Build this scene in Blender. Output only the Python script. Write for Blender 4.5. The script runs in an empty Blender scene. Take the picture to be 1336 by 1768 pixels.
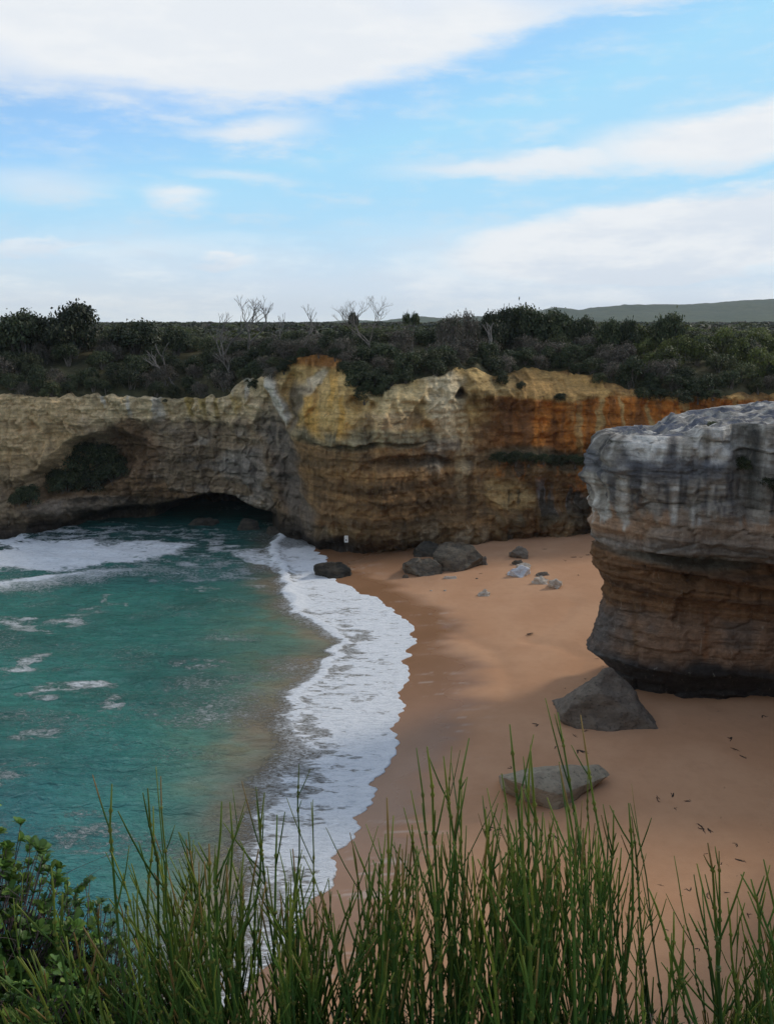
import bpy, math, random
import numpy as np

# ------------------------------------------------------------------ camera, sky, sun, exposure
EYE = 28.0
PITCH = math.radians(12.09)
FPX = 884.0 / math.tan(math.radians(30.0))          # focal length in photo pixels
SUN_AZ = math.radians(59.0)                         # clockwise from +Y, to the right and a little ahead
SUN_EL = math.radians(34.0)
SC = bpy.context.scene
COL = SC.collection

cam_data = bpy.data.cameras.new('camera')
cam = bpy.data.objects.new('camera', cam_data)
COL.objects.link(cam)
cam.location = (0, 0, EYE)
cam.rotation_euler = (math.pi / 2 - PITCH, 0, 0)
cam_data.sensor_fit = 'VERTICAL'
cam_data.angle = math.radians(60.0)
cam_data.clip_start = 0.05
cam_data.clip_end = 30000
SC.camera = cam

SC.view_settings.view_transform = 'Standard'
SC.view_settings.look = 'None'
SC.view_settings.exposure = 0.0
SC.view_settings.gamma = 1.0
SC.view_settings.use_curve_mapping = False
SC.cycles.use_denoising = True
SC.cycles.max_bounces = 4
SC.cycles.transparent_max_bounces = 8
SC.cycles.volume_bounces = 0
SC.cycles.caustics_reflective = False
SC.cycles.caustics_refractive = False


class NT:
    """small helper that writes node trees as expressions"""
    def __init__(self, tree):
        self.t = tree
        self.t.nodes.clear()

    def n(self, kind, **kw):
        nd = self.t.nodes.new(kind)
        for k, v in kw.items():
            setattr(nd, k, v)
        return nd

    def put(self, sock, v):
        if isinstance(v, bpy.types.NodeSocket):
            self.t.links.new(v, sock)
        elif v is not None:
            if isinstance(v, (tuple, list)) and len(v) == 3 and sock.type == 'RGBA':
                v = tuple(v) + (1,)
            sock.default_value = v

    def m(self, op, a, b=None, c=None, clamp=False):
        nd = self.n('ShaderNodeMath', operation=op, use_clamp=clamp)
        for i, v in enumerate((a, b, c)):
            if v is not None:
                self.put(nd.inputs[i], v)
        return nd.outputs[0]

    def ss(self, x, lo, hi, o0=0.0, o1=1.0):
        nd = self.n('ShaderNodeMapRange', interpolation_type='SMOOTHSTEP')
        for i, v in enumerate((x, lo, hi, o0, o1)):
            self.put(nd.inputs[i], v)
        return nd.outputs[0]

    def lin(self, x, lo, hi, o0=0.0, o1=1.0):
        nd = self.n('ShaderNodeMapRange')
        for i, v in enumerate((x, lo, hi, o0, o1)):
            self.put(nd.inputs[i], v)
        return nd.outputs[0]

    def mix(self, f, a, b, blend='MIX'):
        nd = self.n('ShaderNodeMix', data_type='RGBA', blend_type=blend)
        self.put(nd.inputs[0], f)
        self.put(nd.inputs[6], a)
        self.put(nd.inputs[7], b)
        return nd.outputs[2]

    def noise(self, vec, scale, detail=4, rough=0.5, dist=0.0, col=False):
        nd = self.n('ShaderNodeTexNoise')
        self.put(nd.inputs['Vector'], vec)
        nd.inputs['Scale'].default_value = scale
        nd.inputs['Detail'].default_value = detail
        nd.inputs['Roughness'].default_value = rough
        nd.inputs['Distortion'].default_value = dist
        return nd.outputs[1 if col else 0]

    def scl(self, vec, s):
        nd = self.n('ShaderNodeMapping')
        self.put(nd.inputs[0], vec)
        nd.inputs['Scale'].default_value = s
        return nd.outputs[0]

    def sep(self, v):
        nd = self.n('ShaderNodeSeparateXYZ')
        self.put(nd.inputs[0], v)
        return nd.outputs

    def comb(self, x, y, z):
        nd = self.n('ShaderNodeCombineXYZ')
        for i, v in enumerate((x, y, z)):
            self.put(nd.inputs[i], v)
        return nd.outputs[0]


def build_world():
    w = bpy.data.worlds.new('World')
    SC.world = w
    w.use_nodes = True
    N = NT(w.node_tree)
    d = N.n('ShaderNodeTexCoord').outputs['Generated']
    x, y, z = N.sep(d)[:3]
    az = N.m('MULTIPLY', N.m('ARCTAN2', x, y), 57.2958)
    el = N.m('MULTIPLY', N.m('ARCSINE', z), 57.2958)
    sky = N.n('ShaderNodeTexSky', sky_type='NISHITA')
    sky.sun_disc = False
    sky.sun_elevation = SUN_EL
    sky.sun_rotation = SUN_AZ
    sky.air_density = 1.0
    sky.dust_density = 0.4
    sky.ozone_density = 2.0
    skyc = N.mix(1.0, sky.outputs[0], (1.02, 1.46, 1.74), 'MULTIPLY')
    skyc = N.mix(1.0, skyc, (3.3, 6.8, 9.4), 'DARKEN')
    # soft streaky warp so that no cloud edge is a clean curve
    AE = N.comb(az, el, 0.0)

    def n2d(vec, sx, sy, ox, detail, rough):
        vm = N.n('ShaderNodeVectorMath', operation='MULTIPLY_ADD')
        N.put(vm.inputs[0], vec); vm.inputs[1].default_value = (sx, sy, 0); vm.inputs[2].default_value = (ox, ox * 0.7, 0)
        nd = N.n('ShaderNodeTexNoise', noise_dimensions='2D')
        N.put(nd.inputs['Vector'], vm.outputs[0])
        nd.inputs['Scale'].default_value = 1.0; nd.inputs['Detail'].default_value = detail; nd.inputs['Roughness'].default_value = rough
        return nd.outputs[0]
    n1 = n2d(AE, 0.055, 0.30, 0.0, 2, 0.55)
    n2 = n2d(AE, 0.22, 0.80, 3.7, 5, 0.64)
    wig = N.m('MULTIPLY_ADD', n1, 5.0, N.m('MULTIPLY_ADD', n2, 2.8, -3.9))
    ew = N.m('MULTIPLY_ADD', wig, 0.62, el)
    elw = N.m('MULTIPLY_ADD', wig, 0.50, el)
    elt = N.m('MULTIPLY_ADD', az, -0.11, N.m('ADD', elw, 0.11 * 23.5))
    A = N.comb(az, elw, 0.0)
    T = N.comb(az, elt, 0.0)
    # the big sheet: everything above a slanting edge, breaking up overhead
    edge = N.ss(az, -9.0, 24.0, 12.6, 18.2)
    sheet = N.ss(N.m('SUBTRACT', ew, edge), -0.7, 1.1)
    zz = N.m('ADD', N.m('ABSOLUTE', z), 0.16)
    broken = n2d(N.comb(N.m('DIVIDE', x, zz), N.m('DIVIDE', y, zz), 0.0), 0.9, 0.9, 0.0, 2, 0.55)
    hi = N.ss(el, 18.0, 34.0)
    lo_t = N.m('MULTIPLY_ADD', hi, 0.16, 0.26)
    sheet = N.m('MULTIPLY', sheet, N.ss(broken, lo_t, N.m('MULTIPLY_ADD', hi, 0.10, N.m('ADD', lo_t, 0.14)), N.m('MULTIPLY_ADD', hi, -0.40, 0.45), 1.0))

    def ell(vec, a0, e0, ra, re, amt, soft=0.35):
        vm = N.n('ShaderNodeVectorMath', operation='MULTIPLY_ADD')
        N.put(vm.inputs[0], vec); vm.inputs[1].default_value = (1 / ra, 1 / re, 0); vm.inputs[2].default_value = (-a0 / ra, -e0 / re, 0)
        ln = N.n('ShaderNodeVectorMath', operation='LENGTH')
        N.put(ln.inputs[0], vm.outputs[0])
        return N.ss(ln.outputs['Value'], soft, 1.15, amt, 0.0)
    cov = sheet
    for q in (ell(T, 23.5, 10.4, 14.5, 2.0, 1.0, 0.5),     # long tongue from the right
              ell(A, 9.0, 9.0, 10.5, 0.95, 0.9, 0.2),
              ell(T, 23.0, 5.3, 22.0, 2.6, 0.97, 0.75),        # bank low on the right
              ell(A, -8.0, 11.2, 4.8, 0.95, 0.9, 0.1),
              ell(A, -8.8, 8.7, 4.6, 0.55, 0.5, 0.0),
              ell(A, -12.6, 7.1, 2.6, 0.9, 0.8, 0.1),
              ell(A, -20.0, 7.4, 5.5, 1.0, 0.5, 0.0),
              ell(A, -22.0, 4.2, 8.5, 0.75, 0.75, 0.1),
              ell(A, -10.0, 3.5, 4.0, 0.55, 0.85, 0.1),
              ell(A, 14.0, 16.7, 2.6, 0.4, 0.45, 0.0),
              N.ss(elw, 6.5, 1.2, 0.0, 0.88)):
        cov = N.m('MAXIMUM', cov, q)
    # a thin veil over the rest of the dome, in view and out of it
    veil = N.m('ADD', N.ss(n2, 0.42, 0.85, 0.0, 0.35), N.m('ADD', N.ss(el, 30.0, 8.0, 0.05, 0.13), N.ss(el, 9.0, 3.0, 0.0, 0.2)))
    cov = N.m('MULTIPLY_ADD', veil, N.m('SUBTRACT', 1.0, cov), cov)
    k = N.m('MULTIPLY', N.ss(N.m('MULTIPLY_ADD', n2, 0.5, N.m('MULTIPLY', n1, 0.5)), 0.36, 0.60), N.ss(el, 11.0, 3.0, 0.3, 0.8), None, True)
    cloud = N.mix(k, (8.3, 8.6, 8.9), (6.5, 7.25, 8.2))
    out = N.mix(cov, skyc, cloud)
    bg = N.n('ShaderNodeBackground')
    N.put(bg.inputs[0], out)
    bg.inputs[1].default_value = 0.105
    o = N.n('ShaderNodeOutputWorld')
    w.node_tree.links.new(bg.outputs[0], o.inputs[0])


build_world()
SC.world.cycles.sampling_method = 'MANUAL'
SC.world.cycles.sample_map_resolution = 512

sun_data = bpy.data.lights.new('sun', 'SUN')
sun_data.energy = 1.9
sun_data.angle = math.radians(9.0)
sun_data.color = (1.0, 0.90, 0.76)
sun = bpy.data.objects.new('sun', sun_data)
COL.objects.link(sun)
sun.rotation_euler = (math.pi / 2 - SUN_EL, 0, math.pi - SUN_AZ)
sun.location = (60, 40, 80)

# ------------------------------------------------------------------ pixels to places
CP, SP = math.cos(PITCH), math.sin(PITCH)


def ray(px, py):
    dx, dy = (px - 668.0) / FPX, (884.0 - py) / FPX
    return dx, CP + dy * SP, -SP + dy * CP


def on_z(px, py, z):
    """place on a level at height z"""
    x, y, zz = ray(px, py)
    t = (z - EYE) / zz
    return x * t, y * t, z


def on_y(px, py, Y):
    """place on an upright plane at distance Y"""
    x, y, zz = ray(px, py)
    t = Y / y
    return x * t, Y, EYE + zz * t


def to_px(x, y, z):
    f = y * CP - (z - EYE) * SP
    u = y * SP + (z - EYE) * CP
    f = np.maximum(f, 0.01)
    return 668.0 + FPX * x / f, 884.0 - FPX * u / f


# ------------------------------------------------------------------ noise
def _h(ix, iy, iz, seed):
    h = (ix.astype(np.int64) * 374761393 + iy.astype(np.int64) * 668265263 + iz.astype(np.int64) * 2147483647 + seed * 974711) & 0xFFFFFFFF
    h = ((h ^ (h >> 13)) * 1274126177) & 0xFFFFFFFF
    h = ((h ^ (h >> 16)) * 2246822519) & 0xFFFFFFFF
    h = h ^ (h >> 15)
    return (h & 0xFFFFFF).astype(np.float64) / 8388607.5 - 1.0


def vn(x, y, z=0.0, seed=0):
    x, y, z = np.broadcast_arrays(np.asarray(x, float), np.asarray(y, float), np.asarray(z, float))
    fx, fy, fz = np.floor(x), np.floor(y), np.floor(z)
    tx, ty, tz = x - fx, y - fy, z - fz
    tx, ty, tz = [t * t * t * (t * (t * 6 - 15) + 10) for t in (tx, ty, tz)]
    ix, iy, iz = fx.astype(np.int64), fy.astype(np.int64), fz.astype(np.int64)
    r = 0
    for a in (0, 1):
        wx = tx if a else 1 - tx
        for b in (0, 1):
            wy = ty if b else 1 - ty
            for c in (0, 1):
                wz = tz if c else 1 - tz
                r = r + wx * wy * wz * _h(ix + a, iy + b, iz + c, seed)
    return r


def fbm(x, y, z=0.0, o=4, seed=0, g=0.5):
    r, a, f, s = 0, 1.0, 1.0, 0
    for i in range(o):
        r = r + a * vn(x * f, y * f, np.asarray(z) * f, seed + i * 17)
        s += a
        a *= g
        f *= 2.03
    return r / s * 1.6


def ridge(x, y, z=0.0, o=4, seed=0):
    r, a, f, s = 0, 1.0, 1.0, 0
    for i in range(o):
        r = r + a * (1 - np.abs(vn(x * f, y * f, np.asarray(z) * f, seed + i * 17)) * 2)
        s += a
        a *= 0.5
        f *= 2.05
    return r / s


def sst(x, a, b):
    t = np.clip((np.asarray(x, float) - a) / (b - a), 0, 1)
    return t * t * (3 - 2 * t)


def mixc(c, col, m):
    return c + (np.asarray(col) - c) * m[..., None]


# ------------------------------------------------------------------ mesh helpers
def tag(o, label=None, cat=None, group=None, kind=None):
    if label: o['label'] = label
    if cat: o['category'] = cat
    if group: o['group'] = group
    if kind: o['kind'] = kind
    return o


def link(name, data, mat=None, parent=None, loc=None):
    o = bpy.data.objects.new(name, data)
    COL.objects.link(o)
    if mat is not None and data is not None and not data.materials:
        data.materials.append(mat)
    if parent is not None: o.parent = parent
    if loc is not None: o.location = loc
    return o


def raw_mesh(name, V, F, smooth=True, col=None, attrs=None):
    """V (n,3); F (m,k) one polygon size"""
    V = np.ascontiguousarray(V, np.float32)
    F = np.ascontiguousarray(F, np.int32)
    me = bpy.data.meshes.new(name)
    m, k = F.shape
    me.vertices.add(len(V))
    me.vertices.foreach_set('co', V.ravel())
    me.loops.add(m * k)
    me.loops.foreach_set('vertex_index', F.ravel())
    me.polygons.add(m)
    me.polygons.foreach_set('loop_start', np.arange(0, m * k, k, dtype=np.int32))
    if smooth:
        me.polygons.foreach_set('use_smooth', np.ones(m, bool))
    me.update(calc_edges=True)
    if col is not None:
        ca = me.color_attributes.new('Col', 'FLOAT_COLOR', 'POINT')
        c4 = np.ones((len(V), 4), np.float32)
        c4[:, :3] = np.clip(col.reshape(-1, 3), 0, 1)
        ca.data.foreach_set('color', c4.ravel())
    for nm, a in (attrs or {}).items():
        at = me.attributes.new(nm, 'FLOAT', 'POINT')
        at.data.foreach_set('value', np.ascontiguousarray(a, np.float32).ravel())
    return me


def grid_faces(r, c, flip=False):
    i = np.arange(r - 1)[:, None] * c + np.arange(c - 1)[None, :]
    i = i.ravel()
    f = np.stack([i, i + 1, i + c + 1, i + c], 1)
    return f[:, ::-1] if flip else f


def grid_mesh(name, P, col=None, attrs=None, flip=False):
    r, c = P.shape[:2]
    return raw_mesh(name, P.reshape(-1, 3), grid_faces(r, c, flip), True, col, attrs)


def tube(pts, rad, n=6, cap=True):
    """tapered tube along points -> verts, quads"""
    pts = np.asarray(pts, float)
    rad = np.asarray(rad, float)
    t = np.gradient(pts, axis=0)
    t /= np.linalg.norm(t, axis=1)[:, None] + 1e-9
    ref = np.array([0.31, 0.95, 0.05]) if abs(t[0, 1]) < 0.8 else np.array([1.0, 0.1, 0.0])
    a = np.cross(t, ref)
    a /= np.linalg.norm(a, axis=1)[:, None] + 1e-9
    b = np.cross(t, a)
    th = np.linspace(0, 2 * math.pi, n, endpoint=False)
    V = pts[:, None, :] + rad[:, None, None] * (a[:, None, :] * np.cos(th)[None, :, None] + b[:, None, :] * np.sin(th)[None, :, None])
    L = len(pts)
    F = []
    for i in range(L - 1):
        for j in range(n):
            k = (j + 1) % n
            F.append((i * n + j, i * n + k, (i + 1) * n + k, (i + 1) * n + j))
    V = V.reshape(-1, 3)
    if cap:                                          # pointed end made of quads
        V = np.vstack([V, pts[-1] + t[-1] * rad[-1] * 0.8])
        e = len(V) - 1
        for j in range(0, n, 2):
            F.append(((L - 1) * n + j, (L - 1) * n + (j + 1) % n, (L - 1) * n + (j + 2) % n, e))
    return V, np.array(F, int)


def join(parts):
    """list of (V, F[, col]) -> one V, F, col"""
    Vs, Fs, Cs, off = [], [], [], 0
    for p in parts:
        Vs.append(p[0]); Fs.append(np.asarray(p[1]) + off); off += len(p[0])
        if len(p) > 2: Cs.append(p[2])
    return np.vstack(Vs), np.vstack(Fs), (np.vstack(Cs) if Cs else None)


def leaf_quads(C, Nrm, L, Wd, rng, bend=0.0):
    """one rhombic leaf at each centre"""
    n = len(C)
    Nrm = Nrm / (np.linalg.norm(Nrm, axis=1)[:, None] + 1e-9)
    r = rng.normal(size=(n, 3))
    a = np.cross(Nrm, r); a /= np.linalg.norm(a, axis=1)[:, None] + 1e-9
    b = np.cross(Nrm, a)
    L = np.broadcast_to(L, n)[:, None]; Wd = np.broadcast_to(Wd, n)[:, None]
    V = np.stack([C - a * L / 2, C + b * Wd / 2 + a * L * 0.08, C + a * L / 2 - Nrm * bend * L, C - b * Wd / 2 + a * L * 0.08], 1)
    F = np.arange(n * 4).reshape(n, 4)
    return V.reshape(-1, 3), F


# ------------------------------------------------------------------ materials
def new_mat(name):
    m = bpy.data.materials.new(name)
    m.use_nodes = True
    return m, NT(m.node_tree)


def finish(N, base, rough=0.8, bump=None, bstr=0.3, bdist=0.05, spec=0.3, extra=None):
    p = N.n('ShaderNodeBsdfPrincipled')
    N.put(p.inputs['Base Color'], base)
    N.put(p.inputs['Roughness'], rough)
    N.put(p.inputs['Specular IOR Level'], spec)
    if bump is not None:
        b = N.n('ShaderNodeBump')
        b.inputs['Strength'].default_value = bstr
        b.inputs['Distance'].default_value = bdist
        N.put(b.inputs['Height'], bump)
        N.t.links.new(b.outputs[0], p.inputs['Normal'])
    out = p.outputs[0]
    if extra is not None:
        out = extra(p.outputs[0])
    o = N.n('ShaderNodeOutputMaterial')
    N.t.links.new(out, o.inputs[0])
    return p


def attr(N, name):
    return N.n('ShaderNodeAttribute', attribute_name=name)


def rock_mat(name, fine=1.0, streak=0.5, sharp=1.0, bed=0.8, joint=0.4):
    m, N = new_mat(name)
    co = N.n('ShaderNodeTexCoord').outputs['Object']
    c = attr(N, 'Col').outputs['Color']
    strata = N.noise(N.scl(co, (0.25, 0.25, 4.5)), 1.0 * fine, 4, 0.62, 0.6)
    vert = N.noise(N.scl(co, (2.6, 2.6, 0.16)), 1.0 * fine, 3, 0.6)
    spk = N.noise(co, 2.2 * fine, 6, 0.70)
    v = N.m('ADD', N.m('MULTIPLY', N.m('SUBTRACT', strata, 0.5), bed), N.m('MULTIPLY', N.m('SUBTRACT', vert, 0.5), 1.1 * streak))
    v = N.m('ADD', v, N.m('MULTIPLY', N.m('SUBTRACT', spk, 0.5), 1.7))
    v = N.m('ADD', v, 1.0)
    v = N.m('MAXIMUM', v, 0.28)
    base = N.mix(1.0, c, N.comb(v, v, v), 'MULTIPLY')
    # thin bedding cracks and sharp run-off stains
    ln = N.noise(N.scl(co, (0.10, 0.10, 1.9)), 1.0 * fine, 5, 0.62, 0.3)
    crack = N.m('SUBTRACT', 1.0, N.ss(N.m('ABSOLUTE', N.m('SUBTRACT', ln, 0.5)), 0.0, 0.022))
    crack = N.m('MULTIPLY', crack, N.ss(spk, 0.40, 0.55))
    base = N.mix(N.m('MULTIPLY', crack, joint), base, (0.03, 0.024, 0.018))
    run = N.noise(N.scl(co, (3.4, 3.4, 0.22)), 1.0 * fine, 5, 0.7, 0.5)
    base = N.mix(N.ss(run, 0.60, 0.70, 0.0, 0.5), base, N.mix(0.5, base, (0.62, 0.56, 0.45)))
    base = N.mix(N.ss(run, 0.38, 0.28, 0.0, 0.4), base, (0.05, 0.04, 0.032))
    # dark organic specks with shapes of their own
    sp = N.ss(N.noise(co, 0.9 * fine, 5, 0.7, 0.8), 0.60, 0.70, 0.0, 0.45)
    base = N.mix(sp, base, (0.035, 0.033, 0.03))
    h = N.m('ADD', N.m('MULTIPLY', strata, bed), N.m('ADD', N.m('MULTIPLY', spk, 0.9), N.m('MULTIPLY', vert, 0.5)))
    h = N.m('SUBTRACT', h, N.m('MULTIPLY', crack, joint))
    finish(N, base, 0.93, h, 1.0 * sharp, 0.32 / fine, 0.15)
    return m


MAT = {}
MAT['cliff'] = rock_mat('limestone', 1.0, 0.5, 0.9, 0.4, 0.3)
MAT['head'] = rock_mat('headland_limestone', 1.0, 0.6, 0.9, 0.26, 0.2)
MAT['near'] = rock_mat('near_limestone', 2.0, 0.5)


def boulder_mat(name, c0, c1, c2, sc=1.0):
    m, N = new_mat(name)
    co = N.n('ShaderNodeTexCoord').outputs['Object']
    a = N.noise(N.scl(co, (1, 1, 2.4)), 1.1 * sc, 7, 0.65, 0.5)
    b = N.noise(co, 5.0 * sc, 7, 0.65)
    base = N.mix(N.ss(a, 0.36, 0.62), c0, c1)
    base = N.mix(N.ss(b, 0.52, 0.68, 0.0, 0.8), base, c2)
    h = N.m('ADD', a, N.m('MULTIPLY', b, 0.5))
    finish(N, base, 0.9, h, 0.8, 0.15 / sc, 0.2)
    return m


MAT['rock_dark'] = boulder_mat('dark_boulder_rock', (0.085, 0.075, 0.06), (0.16, 0.135, 0.10), (0.035, 0.035, 0.03))
MAT['rock_grey'] = boulder_mat('grey_boulder_rock', (0.125, 0.105, 0.085), (0.19, 0.158, 0.125), (0.055, 0.048, 0.042))
MAT['rock_slab'] = boulder_mat('pale_slab_rock', (0.27, 0.22, 0.16), (0.34, 0.29, 0.21), (0.14, 0.13, 0.09))
MAT['rock_pale'] = boulder_mat('pale_limestone_rock', (0.40, 0.33, 0.26), (0.52, 0.45, 0.37), (0.26, 0.2, 0.15), 2.0)
MAT['rock_white'] = boulder_mat('white_limestone_rock', (0.46, 0.47, 0.49), (0.58, 0.59, 0.61), (0.33, 0.33, 0.34), 2.0)
MAT['rock_wet'] = boulder_mat('wet_boulder_rock', (0.03, 0.028, 0.024), (0.07, 0.06, 0.045), (0.015, 0.015, 0.014))


def sand_mat():
    m, N = new_mat('beach_sand')
    co = N.n('ShaderNodeTexCoord').outputs['Object']
    wet = attr(N, 'wet').outputs['Fac']
    st = attr(N, 'streak').outputs['Fac']
    big = N.noise(co, 0.16, 5, 0.55, 0.4)
    fin = N.noise(co, 9.0, 6, 0.7)
    med = N.noise(co, 1.3, 5, 0.6)
    dry = N.mix(N.ss(big, 0.35, 0.65), (0.43, 0.236, 0.132), (0.48, 0.276, 0.160))
    dry = N.mix(N.ss(med, 0.4, 0.75, 0.0, 0.3), dry, (0.37, 0.20, 0.11))
    dry = N.mix(N.ss(fin, 0.60, 0.72, 0.0, 0.30), dry, (0.24, 0.135, 0.08))
    wc = N.mix(N.ss(big, 0.35, 0.65), (0.245, 0.125, 0.062), (0.285, 0.15, 0.08))
    base = N.mix(wet, dry, wc)
    base = N.mix(st, base, (0.62, 0.57, 0.52))
    rough = N.lin(wet, 0.0, 1.0, 0.95, 0.26)
    h = N.m('ADD', N.m('MULTIPLY', fin, 0.25), med)
    h = N.m('MULTIPLY', h, N.m('SUBTRACT', 1.0, N.m('MULTIPLY', wet, 0.93)))
    finish(N, base, rough, h, 0.55, 0.07, N.lin(wet, 0.0, 1.0, 0.15, 0.5))
    return m


MAT['sand'] = sand_mat()


def water_mat():
    m, N = new_mat('sea_water')
    co = N.n('ShaderNodeTexCoord').outputs['Object']
    c = attr(N, 'Col').outputs['Color']
    fo = attr(N, 'foam').outputs['Fac']
    dr = attr(N, 'drift').outputs['Fac']
    # lacy foam: threshold of warped noise by how much foam lies here
    cs = N.scl(co, (0.55, 1.45, 1.0))
    warp = N.noise(cs, 1.6, 2, 0.6, 0.0, True)
    wv = N.n('ShaderNodeVectorMath', operation='MULTIPLY_ADD')
    N.put(wv.inputs[0], warp); wv.inputs[1].default_value = (0.9, 0.9, 0.9); N.put(wv.inputs[2], cs)
    a = N.noise(wv.outputs[0], 2.0, 6, 0.74)
    vo = N.n('ShaderNodeTexVoronoi', feature='DISTANCE_TO_EDGE')
    N.put(vo.inputs['Vector'], wv.outputs[0]); vo.inputs['Scale'].default_value = 1.7
    lace = N.m('SUBTRACT', 1.0, N.ss(vo.outputs[0], 0.0, 0.30))
    f = N.m('ADD', N.m('MULTIPLY', a, 0.82), N.m('MULTIPLY', lace, 0.22))
    thr = N.m('SUBTRACT', 1.0, N.m('MULTIPLY', fo, 1.0))
    mask = N.ss(N.m('SUBTRACT', f, thr), -0.10, 0.20)
    mask = N.m('MULTIPLY', mask, N.ss(fo, 0.02, 0.16))
    # drifting remains: fine broken specks
    g = N.noise(N.scl(co, (0.8, 1.5, 1.0)), 3.4, 6, 0.8, 0.8)
    m2 = N.m('MULTIPLY', N.ss(N.m('ADD', g, N.m('MULTIPLY', dr, 0.42)), 0.66, 0.92), N.ss(dr, 0.0, 0.5, 0.0, 0.85))
    mask = N.m('MAXIMUM', mask, m2)
    var = N.noise(co, 0.35, 4, 0.6)
    wc = N.mix(N.ss(var, 0.35, 0.7, 0.0, 0.35), c, N.mix(1.0, c, (1.5, 1.35, 1.3), 'MULTIPLY'))
    fc = N.mix(N.ss(N.m('ADD', N.m('MULTIPLY', g, 0.5), N.m('MULTIPLY', a, 0.5)), 0.32, 0.54), (0.52, 0.56, 0.60), (0.84, 0.86, 0.88))
    base = N.mix(mask, wc, fc)
    rough = N.lin(mask, 0.0, 1.0, 0.10, 0.85)
    h1 = N.noise(N.scl(co, (0.55, 1.5, 1.0)), 0.95, 4, 0.6, 0.6)
    h2 = N.noise(N.scl(co, (0.7, 1.7, 1.0)), 3.6, 3, 0.55)
    h = N.m('ADD', N.m('MULTIPLY', h1, 1.25), N.m('MULTIPLY', h2, 0.22))
    calm = attr(N, 'calm').outputs['Fac']
    h = N.m('MULTIPLY', h, N.m('SUBTRACT', 1.0, N.m('MULTIPLY', calm, 0.85)))
    h = N.m('ADD', h, N.m('MULTIPLY', mask, N.m('MULTIPLY_ADD', a, 0.5, N.m('MULTIPLY', g, 0.25))))
    p = finish(N, base, rough, h, 0.9, 0.55, 0.5)
    p.inputs['IOR'].default_value = 1.333
    return m


MAT['water'] = water_mat()


def leaf_mat(name, tint=(1, 1, 1), trans=0.25, rough=0.55, vary=0.35):
    m, N = new_mat(name)
    c = attr(N, 'Col').outputs['Color']
    rnd = N.n('ShaderNodeObjectInfo').outputs['Random']
    g = N.lin(rnd, 0.0, 1.0, 1.0 - vary, 1.0 + vary)
    base = N.mix(1.0, c, N.comb(N.m('MULTIPLY', g, tint[0]), N.m('MULTIPLY', g, tint[1]), N.m('MULTIPLY', g, tint[2])), 'MULTIPLY')

    def extra(sh):
        t = N.n('ShaderNodeBsdfTranslucent')
        N.put(t.inputs[0], base)
        mx = N.n('ShaderNodeMixShader')
        mx.inputs[0].default_value = trans
        N.t.links.new(sh, mx.inputs[1]); N.t.links.new(t.outputs[0], mx.inputs[2])
        return mx.outputs[0]
    finish(N, base, rough, None, spec=0.25, extra=extra)
    return m


MAT['leaf'] = leaf_mat('shrub_leaves')
MAT['leaf_near'] = leaf_mat('glossy_leaves', trans=0.3, rough=0.38, vary=0.3)
MAT['stem'] = leaf_mat('green_stems', trans=0.0, rough=0.45, vary=0.25)


def bark_mat(name, c0, c1, sc=8.0):
    m, N = new_mat(name)
    co = N.n('ShaderNodeTexCoord').outputs['Object']
    a = N.noise(N.scl(co, (1, 1, 0.3)), sc, 6, 0.6)
    base = N.mix(N.ss(a, 0.35, 0.65), c0, c1)
    finish(N, base, 0.9, a, 0.5, 0.02)
    return m


MAT['bark'] = bark_mat('grey_bark', (0.10, 0.085, 0.07), (0.20, 0.175, 0.15))
MAT['bark_pale'] = bark_mat('bleached_wood', (0.10, 0.088, 0.078), (0.19, 0.17, 0.15))
MAT['twig'] = bark_mat('twig_bark', (0.07, 0.05, 0.05), (0.16, 0.12, 0.12), 40.0)


def plain_mat(name, c0, c1, sc=20.0, rough=0.8):
    m, N = new_mat(name)
    co = N.n('ShaderNodeTexCoord').outputs['Object']
    a = N.noise(co, sc, 5, 0.6)
    finish(N, N.mix(N.ss(a, 0.35, 0.65), c0, c1), rough, a, 0.3, 0.01)
    return m


MAT['weed'] = plain_mat('dried_seaweed', (0.02, 0.014, 0.01), (0.05, 0.034, 0.024))
MAT['sign_white'] = plain_mat('white_sign_paint', (0.72, 0.72, 0.70), (0.80, 0.80, 0.78))
MAT['sign_black'] = plain_mat('black_sign_print', (0.02, 0.02, 0.02), (0.03, 0.03, 0.03))
MAT['metal'] = plain_mat('galvanised_post', (0.25, 0.25, 0.25), (0.35, 0.35, 0.35))


def ground_mat(name, stops, sc):
    m, N = new_mat(name)
    co = N.n('ShaderNodeTexCoord').outputs['Object']
    a = N.noise(co, sc, 8, 0.68, 0.3)
    b = N.noise(co, sc * 9, 6, 0.7)
    base = N.mix(N.ss(a, 0.35, 0.62), stops[0], stops[1])
    base = N.mix(N.ss(b, 0.42, 0.66, 0.0, 0.75), base, stops[2])
    finish(N, base, 0.95, b, 0.8, 1.0 / sc * 0.02, 0.1)
    return m


MAT['plateau'] = ground_mat('scrub_covered_soil', ((0.055, 0.055, 0.028), (0.10, 0.085, 0.045), (0.03, 0.034, 0.018)), 0.12)
MAT['hills'] = ground_mat('wooded_hillside', ((0.05, 0.068, 0.036), (0.085, 0.098, 0.05), (0.028, 0.040, 0.024)), 0.006)
MAT['near_soil'] = ground_mat('sandy_soil_and_litter', ((0.16, 0.11, 0.07), (0.22, 0.16, 0.1), (0.06, 0.05, 0.03)), 3.0)
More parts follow.
